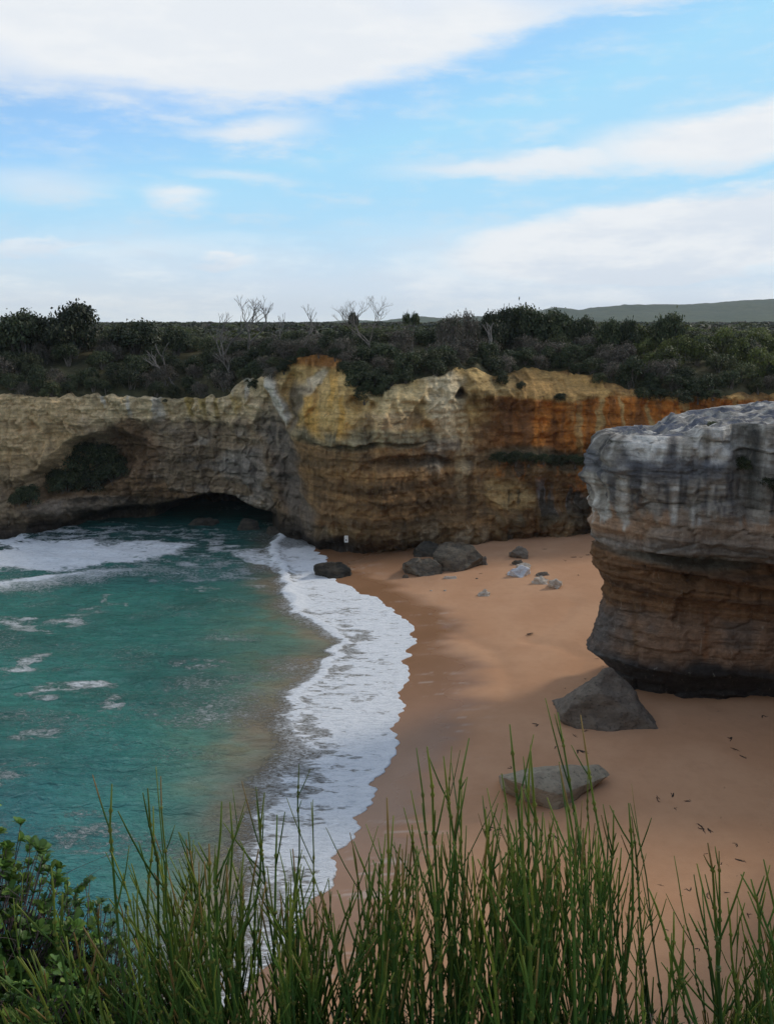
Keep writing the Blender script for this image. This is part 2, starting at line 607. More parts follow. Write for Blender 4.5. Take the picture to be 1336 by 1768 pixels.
# ------------------------------------------------------------------ the shoreline
# edge of the swash in the photograph, from the near end to the far end
EDGE_PX = [(300, 1900), (395, 1768), (440, 1690), (487, 1622), (540, 1545), (590, 1455), (640, 1365), (688, 1275), (702, 1215),
           (710, 1150), (700, 1085), (668, 1048), (622, 1020), (585, 1000), (566, 990), (566, 974), (562, 962), (540, 952)]
INNER_PX = [(330, 1900), (370, 1768), (400, 1640), (420, 1540), (432, 1470), (455, 1390), (480, 1330), (520, 1275), (510, 1235), (540, 1180),
            (590, 1130), (585, 1105), (545, 1080), (508, 1055), (505, 1025), (498, 1000), (490, 975), (470, 955)]


def y_curve(pxs, z=0.05):
    pts = np.array([on_z(a, b, z)[:2] for a, b in pxs])
    o = np.argsort(pts[:, 1])
    return pts[o, 1], pts[o, 0]


EY, EX = y_curve(EDGE_PX)
IY, IX = y_curve(INNER_PX)


def smooth_interp(yq, ys, xs, w=1.2):
    r = 0
    for k in (-1, -0.5, 0, 0.5, 1):
        r = r + np.interp(yq + k * w, ys, xs)
    return r / 5


def x_edge(y):
    y = np.asarray(y, float)
    e = smooth_interp(y, EY, EX)
    fade = sst(y, 112, 104)
    ph = y / 2.6 + 1.4 * vn(y * 0.23, 3.3, 0, 5)
    e = e + fade * ((np.abs(np.sin(ph * math.pi * 0.5)) - 0.6) * 0.75 + vn(y * 0.13, 0.7, 0, 8) * 0.9 + (np.abs(np.sin(y * 2.1 + 2 * vn(y * 0.6, 1, 0, 3))) - 0.5) * 0.28
                    + vn(y * 2.3, 9.1, 0, 4) * 0.12)
    return e


def x_inner(y):
    return smooth_interp(np.asarray(y, float), IY, IX)


def sand_z(x, y):
    e = smooth_interp(np.asarray(y, float), EY, EX, 4.0)
    d = np.asarray(x, float) - e
    up = np.where(d > 0, 2.1 * (1 - np.exp(-d * 0.034)), d * 0.07)
    return up + 0.05 * fbm(x * 0.12, np.asarray(y) * 0.12, 0, 3, 41) * sst(d, 3, 12)


# ------------------------------------------------------------------ far cliff
BASE_PX = [(0, 916), (60, 912), (120, 908), (200, 906), (280, 902), (360, 900), (430, 905), (470, 918), (505, 936), (535, 950),
           (570, 960), (640, 964), (700, 960), (760, 950), (850, 944), (940, 941), (1030, 940)]
bp = [on_z(a, b, 0.4)[:2] for a, b in BASE_PX]
bp = [(-140.0, 96.0), (-100.0, 110.0), (-70.0, 117.0)] + bp + [(40.0, 107.5), (60.0, 110.0), (95.0, 118.0)]
bp = np.array(bp)
BX, BY = bp[:, 0], bp[:, 1]


def cliff_base_y(x):
    return smooth_interp(np.asarray(x, float), BX, BY, 2.2)


TOP_PX = [(-60, 688, 2), (0, 684, 2), (100, 683, 2), (200, 684, 2), (300, 688, 2), (395, 686, 2), (418, 655, 3), (455, 652, 3.5), (500, 626, 4.5),
          (540, 612, 5), (585, 618, 5), (612, 664, 4.5), (640, 684, 4), (690, 662, 4), (740, 655, 4.5), (775, 646, 5), (810, 634, 5.5), (860, 656, 6),
          (900, 642, 7.5), (960, 644, 7.5), (1040, 654, 7.5), (1090, 676, 7), (1200, 684, 6), (1336, 680, 6), (1420, 680, 6)]
tp = []
for a, b, back in TOP_PX:
    yy = 110.0
    for k in range(4):
        yy = float(cliff_base_y(on_y(a, b, yy)[0])) + back
    q = on_y(a, b, yy)
    tp.append((q[0], q[2]))
tp = [(-140, 17.0), (-80, 18.0)] + tp + [(95, 19.0)]
TX, TZ = np.array(tp).T


def cliff_top(x):
    x = np.asarray(x, float)
    return smooth_interp(x, TX, TZ, 0.8) + 0.30 * vn(x * 0.9, 2.2, 0, 77) + 0.10 * vn(x * 2.7, 1.2, 0, 78)


def ellipse(px, py, cx, cy, rx, ry, rot=0.0, soft=0.6):
    c, s = math.cos(rot), math.sin(rot)
    u = ((px - cx) * c + (py - cy) * s) / rx
    v = (-(px - cx) * s + (py - cy) * c) / ry
    return 1 - sst(u * u + v * v, 1 - soft, 1 + soft)


def cells(x, z, seed):
    """blocky fracture pattern: value of the nearest cell and distance to its border"""
    ix, iz = np.floor(x).astype(np.int64), np.floor(z).astype(np.int64)
    d1 = np.full(x.shape, 9.0); d2 = np.full(x.shape, 9.0); val = np.zeros(x.shape)
    zero = np.zeros_like(ix)
    for a in (-1, 0, 1):
        for b in (-1, 0, 1):
            cx = ix + a + 0.5 + 0.42 * _h(ix + a, iz + b, zero, seed)
            cz = iz + b + 0.5 + 0.42 * _h(ix + a, iz + b, zero + 1, seed)
            d = np.maximum(np.abs(cx - x), np.abs(cz - z)) * 0.6 + 0.4 * np.hypot(cx - x, cz - z)
            nearer = d < d1
            d2 = np.where(nearer, d1, np.minimum(d2, d))
            val = np.where(nearer, _h(ix + a, iz + b, zero + 2, seed), val)
            d1 = np.where(nearer, d, d1)
    return val, d2 - d1


def cliff_face(x, z):
    """distance y of the rock face at (x, z), with overhangs and the cave"""
    yb = cliff_base_y(x)
    zt = cliff_top(x)
    v = np.clip((z) / zt, -0.1, 1)
    px, py = to_px(x, yb + 2, z)
    nx = 18 * fbm(x * 0.15, z * 0.2, 0, 4, 21)
    ny = 10 * fbm(x * 0.17, z * 0.2, 4, 4, 22)
    qx, qy = px + nx, py + ny
    right = sst(px, 815, 880)
    left = 1 - sst(px, 440, 530)
    mid = (1 - right) * (1 - left)
    off = left * 0.08 * z + mid * 0.16 * z + right * 0.10 * z
    # stepped beds: soft ones bitten back, hard ones proud
    zz = z + 0.03 * x + 0.35 * vn(x * 0.06, 1.1, 0, 31)
    beds = 0.55 * np.tanh(6.0 * vn(zz * 0.62, 0.5 + x * 0.01, 0, 33)) + 0.30 * np.tanh(6.0 * vn(zz * 1.7, 3.5 + x * 0.02, 0, 34)) + 0.16 * vn(zz * 4.3, x * 0.05, 0, 35)
    off += 0.42 * beds * (0.55 + 0.45 * vn(x * 0.11, zz * 0.08, 0, 36) + 0.25 * left)
    off += 1.6 * fbm(x * 0.085, z * 0.07, 0, 3, 37) + 0.65 * fbm(x * 0.33, z * 0.25, 2, 4, 38)
    off -= 0.55 * (ridge(x * 0.55, z * 0.10, 1, 3, 39) - 0.4)          # vertical flutes
    off += 0.42 * fbm(x * 1.3, z * 1.1, 0, 3, 40)
    # fractured blocks
    wx, wz = x + 0.8 * fbm(x * 0.3, z * 0.3, 3, 2, 161), z + 0.5 * fbm(x * 0.3, z * 0.3, 6, 2, 162)
    v1, e1 = cells(wx * 0.30, wz * 0.42, 163)
    v2, e2 = cells(wx * 0.85, wz * 1.15, 164)
    rough = 0.55 + 0.45 * sst(fbm(x * 0.06, z * 0.08, 2, 2, 165), -0.3, 0.4)
    off += rough * (1 - 0.5 * mid) * (0.34 * v1 + 0.15 * v2 + 0.24 * (1 - sst(e1, 0.0, 0.12)) + 0.12 * (1 - sst(e2, 0.0, 0.12)))
    # right: upper wall stands back behind a planted ledge, then a soil slope
    off += right * (2.6 * sst(qy, 800, 782) + 1.0 * sst(qy, 745, 725) + 9.0 * sst(qy, 694, 628))
    off += mid * (4.6 * sst(qy, 690, 612))
    # lower wall of the right part leans out over the sand
    off += right * 1.3 * sst(qy, 880, 935)
    # left wall: notch with hanging bushes, undercut and cave at the water
    off += 4.2 * ellipse(qx, qy, 155, 799, 80, 42, -0.35, 0.5)
    off += left * 3.2 * sst(qy, 850, 905) * sst(px, 20, 120)
    off += 12.0 * ellipse(qx, qy, 368, 925, 108, 64, 0.05, 0.45)
    off += 2.2 * ellipse(qx, qy, 225, 910, 90, 30, 0.0, 0.5)
    off -= 2.4 * ellipse(qx, qy, 60, 890, 70, 40, 0.0, 0.6)
    # slanting gully between the two walls and the scooped hollows above it
    lx = 452 + (py - 690) * 0.30
    off += 2.0 * (1 - sst(np.abs(qx - lx), 6, 26)) * sst(py, 640, 700)
    off -= 1.5 * ellipse(qx, qy, 485, 690, 13, 55, -0.15)
    off += 1.6 * ellipse(qx, qy, 510, 690, 12, 55, 0.25)
    off += 1.3 * ellipse(qx, qy, 548, 662, 16, 24, 0.6)
    off -= 1.1 * ellipse(qx, qy, 530, 690, 10, 40, 0.3)
    off += 1.2 * ellipse(qx, qy, 620, 700, 18, 14)
    off -= 1.4 * ellipse(qx, qy, 772, 690, 34, 60, -0.2)
    off += 1.5 * ellipse(qx, qy, 740, 700, 14, 40, 0.4)
    off += 1.4 * ellipse(qx, qy, 805, 678, 14, 10)
    off += 1.8 * ellipse(qx, qy, 720, 800, 60, 9, 0.05) + 1.2 * ellipse(qx, qy, 640, 768, 110, 4, 0.0)
    off += 2.2 * mid * sst(qy, 925, 952)
    off += 1.5 * ellipse(qx, qy, 560, 930, 40, 26)
    return yb + off, px, py, qx, qy


def cliff_colour(x, z, px, py, qx, qy):
    n1 = fbm(x * 0.10, z * 0.16, 7, 4, 51)
    n2 = fbm(x * 0.9, z * 0.09, 3, 4, 52)               # vertical run-off
    n3 = fbm(x * 0.07, (z + 1.1 * fbm(x * 0.10, z * 0.12, 2, 3, 59)) * 0.95, 9, 4, 53)               # beds
    n4 = fbm(x * 0.5, z * 0.6, 5, 4, 54)
    shp = x.shape
    C = np.zeros(shp + (3,))
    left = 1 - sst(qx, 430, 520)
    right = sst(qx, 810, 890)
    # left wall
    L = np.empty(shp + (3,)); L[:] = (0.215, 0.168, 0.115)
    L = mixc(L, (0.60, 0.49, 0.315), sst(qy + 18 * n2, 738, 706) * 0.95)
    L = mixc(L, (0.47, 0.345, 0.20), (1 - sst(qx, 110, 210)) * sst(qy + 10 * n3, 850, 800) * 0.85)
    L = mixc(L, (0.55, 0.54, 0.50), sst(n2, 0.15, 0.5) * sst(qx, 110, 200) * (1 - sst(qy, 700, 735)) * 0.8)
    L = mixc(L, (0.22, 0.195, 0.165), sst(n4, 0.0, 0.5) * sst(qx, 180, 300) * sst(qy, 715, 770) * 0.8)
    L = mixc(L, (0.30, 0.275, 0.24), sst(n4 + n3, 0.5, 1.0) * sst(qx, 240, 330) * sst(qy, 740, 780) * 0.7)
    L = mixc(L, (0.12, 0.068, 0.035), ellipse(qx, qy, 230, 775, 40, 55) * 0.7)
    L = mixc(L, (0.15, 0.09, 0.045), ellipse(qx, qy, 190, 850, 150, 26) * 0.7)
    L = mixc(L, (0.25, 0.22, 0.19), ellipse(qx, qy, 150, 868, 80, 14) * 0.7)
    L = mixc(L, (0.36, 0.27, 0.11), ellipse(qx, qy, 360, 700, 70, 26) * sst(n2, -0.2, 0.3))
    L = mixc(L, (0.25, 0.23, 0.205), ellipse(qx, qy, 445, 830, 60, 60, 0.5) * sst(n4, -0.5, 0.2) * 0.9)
    # middle buttress
    M = np.empty(shp + (3,)); M[:] = (0.150, 0.095, 0.048)
    M = mixc(M, (0.215, 0.130, 0.058), sst(n3, 0.0, 0.5) * 0.6)
    M = mixc(M, (0.100, 0.070, 0.040), sst(-n3, 0.2, 0.6) * 0.5)
    M = mixc(M, (0.18, 0.160, 0.105), ellipse(qx, qy, 650, 755, 170, 17) * 0.9)
    M = mixc(M, (0.22, 0.195, 0.155), ellipse(qx, qy, 770, 790, 55, 34) * sst(n4, -0.3, 0.3) * 0.8)
    M = mixc(M, (0.46, 0.325, 0.14), sst(qy + 9 * n2, 745, 722))
    M = mixc(M, (0.47, 0.285, 0.085), ellipse(qx, qy, 565, 700, 45, 55) * sst(n2, -0.4, 0.2))
    M = mixc(M, (0.52, 0.41, 0.225), ellipse(qx, qy, 690, 690, 75, 30))
    M = mixc(M, (0.26, 0.19, 0.115), ellipse(qx, qy, 690, 725, 75, 16) * 0.8)
    M = mixc(M, (0.165, 0.120, 0.065), sst(qy, 895, 925) * 0.8)
    M = mixc(M, (0.26, 0.215, 0.15), sst(qy, 895, 920) * sst(n2, 0.1, 0.5) * 0.8)
    M = mixc(M, (0.32, 0.15, 0.05), ellipse(qx, qy, 545, 615, 60, 24))
    # right walls
    R = np.empty(shp + (3,)); R[:] = (0.125, 0.078, 0.038)
    R = mixc(R, (0.37, 0.235, 0.09), sst(qy, 705, 690) * 0.9)
    R = mixc(R, (0.42, 0.32, 0.16), sst(qy, 705, 690) * ellipse(qx, qy, 850, 660, 60, 34) * 0.9)
    R = mixc(R, (0.16, 0.090, 0.038), sst(qy, 705, 690) * sst(n1 + n4, 0.1, 0.6) * 0.8)
    wall = sst(qy, 690, 697) * (1 - sst(qy, 775, 790))
    R = mixc(R, (0.34, 0.128, 0.028), wall)
    R = mixc(R, (0.17, 0.075, 0.028), wall * sst(-n2, 0.05, 0.4) * 0.7)
    R = mixc(R, (0.38, 0.27, 0.12), wall * sst(n2, 0.25, 0.5) * sst(qx, 960, 1020) * 0.9)
    R = mixc(R, (0.17, 0.088, 0.042), wall * (1 - sst(qx, 905, 935)) * 0.6)
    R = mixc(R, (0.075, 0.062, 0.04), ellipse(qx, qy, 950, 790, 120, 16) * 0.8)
    low = sst(qy, 795, 805)
    R = mixc(R, (0.25, 0.105, 0.03), low * (1 - sst(qy, 832, 850)) * sst(n4 + n2, -0.4, 0.3))
    R = mixc(R, (0.32, 0.235, 0.115), ellipse(qx, qy, 870, 850, 45, 20) * 0.9)
    R = mixc(R, (0.16, 0.155, 0.16), ellipse(qx, qy, 955, 850, 40, 26) * sst(n2, -0.3, 0.2))
    R = mixc(R, (0.05, 0.045, 0.034), low * sst(n2 + n4, 0.15, 0.45) * 0.85)
    R = mixc(R, (0.10, 0.085, 0.055), ellipse(qx, qy, 880, 895, 110, 22) * sst(n4, -0.5, 0.0) * 0.9)
    R = mixc(R, (0.23, 0.17, 0.10), ellipse(qx, qy, 955, 905, 26, 26) * 0.7)
    C = M + (L - M) * left[..., None]
    C = C + (R - C) * right[..., None]
    # white dripstone, the pale chute and rust runs; hollows and the gully coloured darker
    C = mixc(C, (0.66, 0.63, 0.55), ellipse(qx, qy, 482, 688, 15, 50, -0.15, 0.4) * 0.95)
    C = mixc(C, (0.56, 0.50, 0.38), ellipse(qx, qy, 540, 660, 11, 26, 0.6, 0.5) * 0.8)
    C = mixc(C, (0.08, 0.08, 0.075), ellipse(qx, qy, 512, 705, 10, 46, 0.2) * 0.8)
    C = mixc(C, (0.72, 0.61, 0.41), ellipse(px + nx_soft(x, z), py, 768, 690, 36, 64, -0.25, 0.5))
    C = mixc(C, (0.40, 0.31, 0.18), ellipse(px + nx_soft(x, z), py, 800, 760, 12, 90, 0.0, 0.9) * 0.75)
    C = mixc(C, (0.07, 0.055, 0.045), ellipse(qx, qy, 805, 678, 13, 8) * 0.9)
    C = mixc(C, (0.10, 0.095, 0.09), (1 - sst(np.abs(qx - (452 + (py - 690) * 0.30)), 8, 30)) * sst(py, 660, 720) * 0.75)
    # damp black foot of the cliff above the sea
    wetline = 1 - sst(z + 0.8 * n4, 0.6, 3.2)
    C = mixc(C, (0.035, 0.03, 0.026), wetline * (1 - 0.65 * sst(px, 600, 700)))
    C = mixc(C, (0.045, 0.04, 0.032), ellipse(qx, qy, 320, 900, 190, 45, 0, 0.6) * 0.8)  # colour also darkened in and around the cave mouth
    v1, _ = cells((x + 0.8 * fbm(x * 0.3, z * 0.3, 3, 2, 161)) * 0.30, (z + 0.5 * fbm(x * 0.3, z * 0.3, 6, 2, 162)) * 0.42, 163)
    # run-off: pale lime and dark algae drips with ragged ends
    drip = fbm(x * 1.7, z * 0.13, 8, 4, 58)
    C = mixc(C, C * 1.5 + np.array([0.03, 0.02, 0.005]), sst(drip, 0.22, 0.5) * 0.5 * sst(n1, -0.4, 0.3))
    C = mixc(C, C * 0.45, sst(-drip, 0.22, 0.6) * 0.55 * sst(n4, -0.3, 0.4))
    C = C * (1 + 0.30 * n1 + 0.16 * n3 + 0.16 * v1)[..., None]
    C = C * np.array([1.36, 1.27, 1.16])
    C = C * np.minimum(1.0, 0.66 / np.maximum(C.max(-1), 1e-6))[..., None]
    return np.clip(C, 0.012, 0.75)


def nx_soft(x, z):
    return 10 * fbm(x * 0.4, z * 0.3, 1, 3, 61)


def build_cliff():
    nc, nr = 1150, 170
    xs = np.concatenate([np.linspace(-138, -62, 130)[:-1], np.linspace(-62, 62, 900), np.linspace(62, 94, 60)[1:]])
    v = np.linspace(0, 1, nr)
    X = np.broadcast_to(xs[None, :], (nr, len(xs))).copy()
    zt = cliff_top(xs)
    Z = -2.0 + v[:, None] * (zt[None, :] + 2.0)
    Y, px, py, qx, qy = cliff_face(X, Z)
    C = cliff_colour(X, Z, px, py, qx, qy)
    X = X + 0.25 * fbm(X * 0.7, Z * 0.7, 2, 3, 63)
    P = np.stack([X, Y, Z], -1)
    # lip that runs back under the soil
    rim = P[-1]
    lips, cols = [], []
    for b, dz in ((0.5, 0.06), (1.5, 0.1), (4.0, -0.6)):
        q = rim.copy(); q[:, 1] += b; q[:, 2] += dz
        lips.append(q[None]); cols.append(C[-1][None])
    P = np.concatenate([P] + lips, 0)
    C = np.concatenate([C] + cols, 0)
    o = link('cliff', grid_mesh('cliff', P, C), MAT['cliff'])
    tag(o, kind='structure')
    return xs, rim


CXS, CRIM = build_cliff()
RIMY = np.minimum.accumulate(CRIM[:, 1] * 0 + CRIM[:, 1])  # kept for reference
RIMY = CRIM[:, 1]


def rim_y(x):
    return smooth_interp(np.asarray(x, float), CXS, RIMY, 1.0)


def plateau_z(x, t):
    """height of the top t metres behind the rim"""
    x = np.asarray(x, float); t = np.asarray(t, float)
    zt = cliff_top(x / (1 + t / 110.0)) + 0.05
    goal = 25.2 + 0.6 * vn(x * 0.02, t * 0.02, 0, 91) + 0.4 * sst(t, 100, 600)
    return zt + (goal - zt) * (1 - np.exp(-t / 13.0)) + 0.35 * vn(x * 0.12, t * 0.15, 0, 92) * sst(t, 1, 8)


def build_plateau():
    xs = np.linspace(-137, 93, 240)
    ts = np.concatenate([np.linspace(0.0, 40, 50), np.geomspace(42, 6000, 60)])
    X0 = np.broadcast_to(xs[None, :], (len(ts), len(xs)))
    T = np.broadcast_to(ts[:, None], X0.shape)
    X = X0 * (1 + T / 110.0)
    Y = rim_y(xs)[None, :] + 0.4 + T
    Z = plateau_z(X, T)
    Z[0] -= 0.5
    o = link('plateau_ground', grid_mesh('plateau_ground', np.stack([X, Y, Z], -1)), MAT['plateau'])
    tag(o, kind='structure')


build_plateau()


def build_hills():
    # ridge heights in the photograph, right to left
    R = [(-500, 561), (300, 561), (420, 560), (500, 559), (570, 555), (620, 553), (660, 554), (720, 546), (780, 549), (860, 545), (930, 541), (958, 532), (985, 533), (1000, 536),
         (1040, 530), (1100, 526), (1170, 527), (1230, 524), (1280, 520), (1336, 517), (1500, 512), (2200, 520)]
    D = 3600.0
    q = np.array([on_y(a, b, D) for a, b in R])
    xs = np.linspace(-2400, 3200, 560)
    top = np.interp(xs, q[:, 0], q[:, 2]) + 1.6 * vn(xs * 0.012, 1, 0, 95) + 1.6 * vn(xs * 0.06, 1, 0, 96)
    rows = [(-1500, 0.0), (-1100, 0.10), (-800, 0.24), (-500, 0.46), (-300, 0.68), (-140, 0.88), (0, 1.0), (200, 0.97), (700, 0.7), (1600, 0.2)]
    rr = np.array(rows)
    ys = np.linspace(-1500, 1600, 60)
    k = np.interp(ys, rr[:, 0], rr[:, 1])
    base = 24.5
    Z = base + (top[None, :] - base) * k[:, None]
    Xg, Yg = np.meshgrid(xs, ys)
    hgt = np.clip((Z - base) / 60, 0, 1)
    Z = Z + hgt * (9 * fbm(Xg * 0.004, Yg * 0.004, 0, 4, 97) + 3.0 * fbm(Xg * 0.03, Yg * 0.03, 0, 2, 98)) * (0.25 + 0.75 * sst(np.abs(Yg), 0, 400))
    Z[0] -= 6; Z[-1] -= 6
    o = link('hills', grid_mesh('hills', np.stack([Xg, Yg + D, Z], -1)), MAT['hills'])
    tag(o, kind='structure')


build_hills()


# ------------------------------------------------------------------ beach
TRACK = [[(775, 1065), (850, 1105), (880, 1150), (872, 1185)], [(990, 1030), (960, 1065), (915, 1090)], [(915, 1092), (970, 1105), (1010, 1125), (1000, 1150)]]
STEPS = [[(1030, 960), (1020, 1030), (1005, 1085), (1000, 1110), (985, 1150), (975, 1185), (960, 1215)]]


def build_beach():
    ys = np.geomspace(16, 114, 470)
    cols = []
    s = np.linspace(0, 1, 400)
    Y = np.broadcast_to(ys[:, None], (len(ys), len(s)))
    e = smooth_interp(ys, EY, EX)[:, None]
    x1 = 58.0
    X = (e - 14) + (s[None, :] ** 1.15) * (x1 - (e - 14))
    Z = sand_z(X, Y)
    d = X - e
    # ripples of last tide and trodden sand
    Z += 0.012 * fbm(X * 0.8, Y * 0.8, 0, 3, 101) * sst(d, 6, 14)
    edge_wet = 6.6 + 2.4 * vn(Y * 0.16, 0.4, 0, 103) + 1.4 * vn(Y * 0.6, 3.4, 0, 104) - 2.0 * sst(Y, 88, 62)
    wet = 1 - sst(d + 0.8 * fbm(X * 0.25, Y * 0.9, 0, 4, 102), edge_wet - 2.6, edge_wet + 1.2)
    px, py = to_px(X, Y, Z)
    wet = np.maximum(wet, 0.85 * (1 - sst(py, 975, 1030)) * (1 - sst(px + 20 * fbm(X * 0.3, Y * 0.3, 0, 3, 105), 740, 800)))
    streak = sst(fbm(X * 0.16, Y * 2.6 + 0.25 * X, 0, 4, 106), 0.30, 0.62) * (1 - sst(d, 3.0, 7.5)) * sst(d, -0.2, 0.4) * 0.30 * sst(fbm(X * 1.5, Y * 3.0, 0, 3, 109), -0.4, 0.4) * sst(fbm(X * 0.1, Y * 0.12, 0, 2, 107), -0.2, 0.3)
    for tr in TRACK:
        pts = np.array([on_z(a, b, 1.4)[:2] for a, b in tr])
        dist = np.full(X.shape, 99.0)
        for (x0, y0), (x2, y2) in zip(pts[:-1], pts[1:]):
            vx, vy = x2 - x0, y2 - y0
            tt = np.clip(((X - x0) * vx + (Y - y0) * vy) / (vx * vx + vy * vy), 0, 1)
            dist = np.minimum(dist, np.hypot(X - x0 - tt * vx, Y - y0 - tt * vy))
        Z -= 0.16 * np.exp(-(dist / 0.9) ** 2)
    rng = np.random.default_rng(5)
    for tr in STEPS:
        pts = np.array([on_z(a, b, 1.6)[:2] for a, b in tr])
        seg = np.linspace(0, len(pts) - 1, 60)
        fx = np.interp(seg, range(len(pts)), pts[:, 0]) + rng.normal(0, 0.35, 60)
        fy = np.interp(seg, range(len(pts)), pts[:, 1])
        for a, b in zip(fx, fy):
            m = (np.abs(X - a) < 0.8) & (np.abs(Y - b) < 0.8)
            r2 = (X[m] - a) ** 2 + (Y[m] - b) ** 2
            Z[m] += -0.07 * np.exp(-r2 / 0.035) + 0.02 * np.exp(-r2 / 0.16)
    o = link('beach', grid_mesh('beach', np.stack([X, Y, Z], -1), None, {'wet': wet, 'streak': streak}), MAT['sand'])
    tag(o, kind='structure')


build_beach()


# ------------------------------------------------------------------ the sea in the cove
def build_water():
    ys = np.concatenate([np.linspace(-60, 17, 25), np.geomspace(18, 126, 545), np.linspace(126.5, 150, 12)])
    d = np.concatenate([[-0.03], np.linspace(0, 14, 150), np.geomspace(14.08, 75, 330), np.geomspace(80, 4000, 16)])
    Y = np.broadcast_to(ys[:, None], (len(ys), len(d)))
    e = x_edge(ys)[:, None]
    X = e - d[None, :]
    D = np.broadcast_to(d[None, :], X.shape)
    inner = (smooth_interp(ys, EY, EX) - x_inner(ys))[:, None]
    px, py = to_px(X, Y, 0.0)
    py = np.where(Y < 1, 3000, py); px = np.where(Y < 1, 400, px)
    warp = 1.3 * fbm(X * 0.22, Y * 0.3, 0, 4, 111) + 0.5 * fbm(X * 0.9, Y * 1.3, 0, 3, 112)
    # waves
    k = sst(D, inner * 0.7, inner + 10)
    Z = 0.05 * np.sin(Y * 1.25 + 0.35 * X + 2.0 * fbm(X * 0.1, Y * 0.1, 0, 2, 113)) + 0.10 * fbm(X * 0.28, Y * 0.8, 0, 4, 114) + 0.05 * ridge(X * 0.5, Y * 1.5, 0, 3, 115)
    Z = 1.7 * Z * k
    # the last small breaker, standing at the inner edge of the foam
    br = np.exp(-((D - inner - 0.3 * warp) / 0.8) ** 2)
    Z += 0.30 * br * sst(Y, 72, 96) + 0.10 * br
    # swell line behind
    qx = px + 14 * fbm(X * 0.2, Y * 0.2, 3, 3, 116)
    qy = py + 6 * fbm(X * 0.25, Y * 0.35, 5, 4, 117)
    line = np.interp(qx, [-100, 0, 60, 130, 250, 330, 420, 470], [1025, 1016, 1008, 997, 986, 992, 986, 976])
    Z += 0.35 * np.exp(-((qy - line - 2) / 7.0) ** 2) * (1 - sst(px, 380, 480)) * sst(D, 2, 8)
    # sheet of swash lying on the sand
    sh = sand_z(X, Y) + 0.035 + 0.02 * fbm(X * 1.5, Y * 1.5, 0, 2, 118)
    Z = np.maximum(Z, np.where(D < inner + 1, sh, -9))
    Z[:, 0] = sand_z(X, Y)[:, 0] - 0.05
    # colour of the water body: clear teal, sand stirred up in the shallows
    n1 = fbm(X * 0.06, Y * 0.09, 0, 4, 121)
    n2 = fbm(X * 0.25, Y * 0.7, 0, 4, 122)
    C = np.empty(X.shape + (3,)); C[:] = (0.026, 0.142, 0.116)
    deep = sst(qy, 1200, 1500) * (1 - sst(qx, 150, 330))
    C = mixc(C, (0.024, 0.122, 0.138), deep * 0.9)
    C = mixc(C, (0.045, 0.18, 0.155), ellipse(qx, qy, 250, 1450, 190, 110) * 0.6)
    shal = sst(qx + 40 * n1 + (qy - 1100) * 0.25, 270, 540) * sst(qy, 985, 1060)
    C = mixc(C, (0.105, 0.195, 0.138), shal * 0.9)
    sandy = sst(qx + 30 * n1 + (qy - 1200) * 0.42, 360, 600) * sst(qy, 1080, 1200)
    C = mixc(C, (0.185, 0.205, 0.155), sandy * 0.9)
    mud = 1 - sst(D - inner + 1.2 * warp, 1.0, 6.0)
    C = mixc(C, (0.20, 0.155, 0.10), mud * 0.85)
    C = mixc(C, (0.10, 0.088, 0.04), sst(n2, 0.25, 0.6) * shal * 0.5)
    C = mixc(C, (0.006, 0.035, 0.036), (1 - sst(qy, 930, 985)) * 0.7)
    C = C * (1 + 0.25 * n1 + 0.15 * n2)[..., None]
    # foam: the wide swash belt
    t = D / np.maximum(inner, 0.5)
    tw = t + 0.10 * warp
    belt = (1 - sst(tw, 0.86, 1.12)) * (1 - 0.75 * sst(Y, 107, 113))
    hole = fbm(X * 0.5, Y * 1.6, 0, 4, 123)
    foam = belt * (0.88 - 0.26 * sst(hole, 0.0, 0.6) - 0.20 * sst(tw, 0.3, 1.0))
    foam = np.where((D < 0.9 * sst(Y, 111, 106) + 0.3 * vn(Y, 0.4)), np.maximum(foam, 0.92 * sst(D, -0.1, 0.05)), foam)
    near = 1 - sst(py, 1480, 1560)                          # the near end thins out to lace
    foam *= 0.60 + 0.40 * near
    thin = ellipse(qx, qy, 600, 1105, 42, 26) + ellipse(qx, qy, 540, 1265, 26, 18) + ellipse(qx, qy, 520, 1350, 26, 30)
    foam *= 1 - 0.40 * np.clip(thin, 0, 1) * sst(hole, -0.5, 0.3)
    foam = np.maximum(foam, 0.86 * br * sst(py, 1330, 1200))
    foam = np.maximum(foam, 0.95 * ellipse(qx, qy, 520, 1025, 24, 26, 0.3) + 0.0)
    foam = np.maximum(foam, 0.62 * ellipse(qx, qy, 455, 968, 60, 14, 0.25))
    foam = np.maximum(foam, 0.60 * ellipse(qx, qy, 505, 968, 60, 16, 0.25))
    # broken white water against the left wall and drifting patches
    foam = np.maximum(foam, 0.90 * ellipse(qx + 30 * warp, qy + 4 * warp, 60, 958, 190, 28, -0.03, 0.8))
    foam = np.maximum(foam, 0.70 * ellipse(qx, qy, 225, 948, 120, 17, -0.06))
    foam = np.maximum(foam, 0.62 * np.exp(-((qy - line) / 8.0) ** 2) * (1 - 0.6 * sst(px, 120, 380)))
    foam = np.maximum(foam, 0.84 * np.exp(-((qy - line + 3) / 7.0) ** 2) * (1 - sst(px, 90, 180)))
    drift = 0.9 * np.exp(-((qy - line) / 16.0) ** 2) * (1 - 0.4 * sst(px, 120, 380))
    drift = np.maximum(drift, 0.75 * (1 - sst(t, 1.0, 1.5)))
    drift = np.maximum(drift, 0.75 * ellipse(qx, qy, 250, 945, 260, 45, 0.05, 0.8) * sst(hole, -0.3, 0.4))
    drift = np.maximum(drift, 0.22 + 0.30 * fbm(X * 0.14, Y * 0.3, 0, 3, 127))
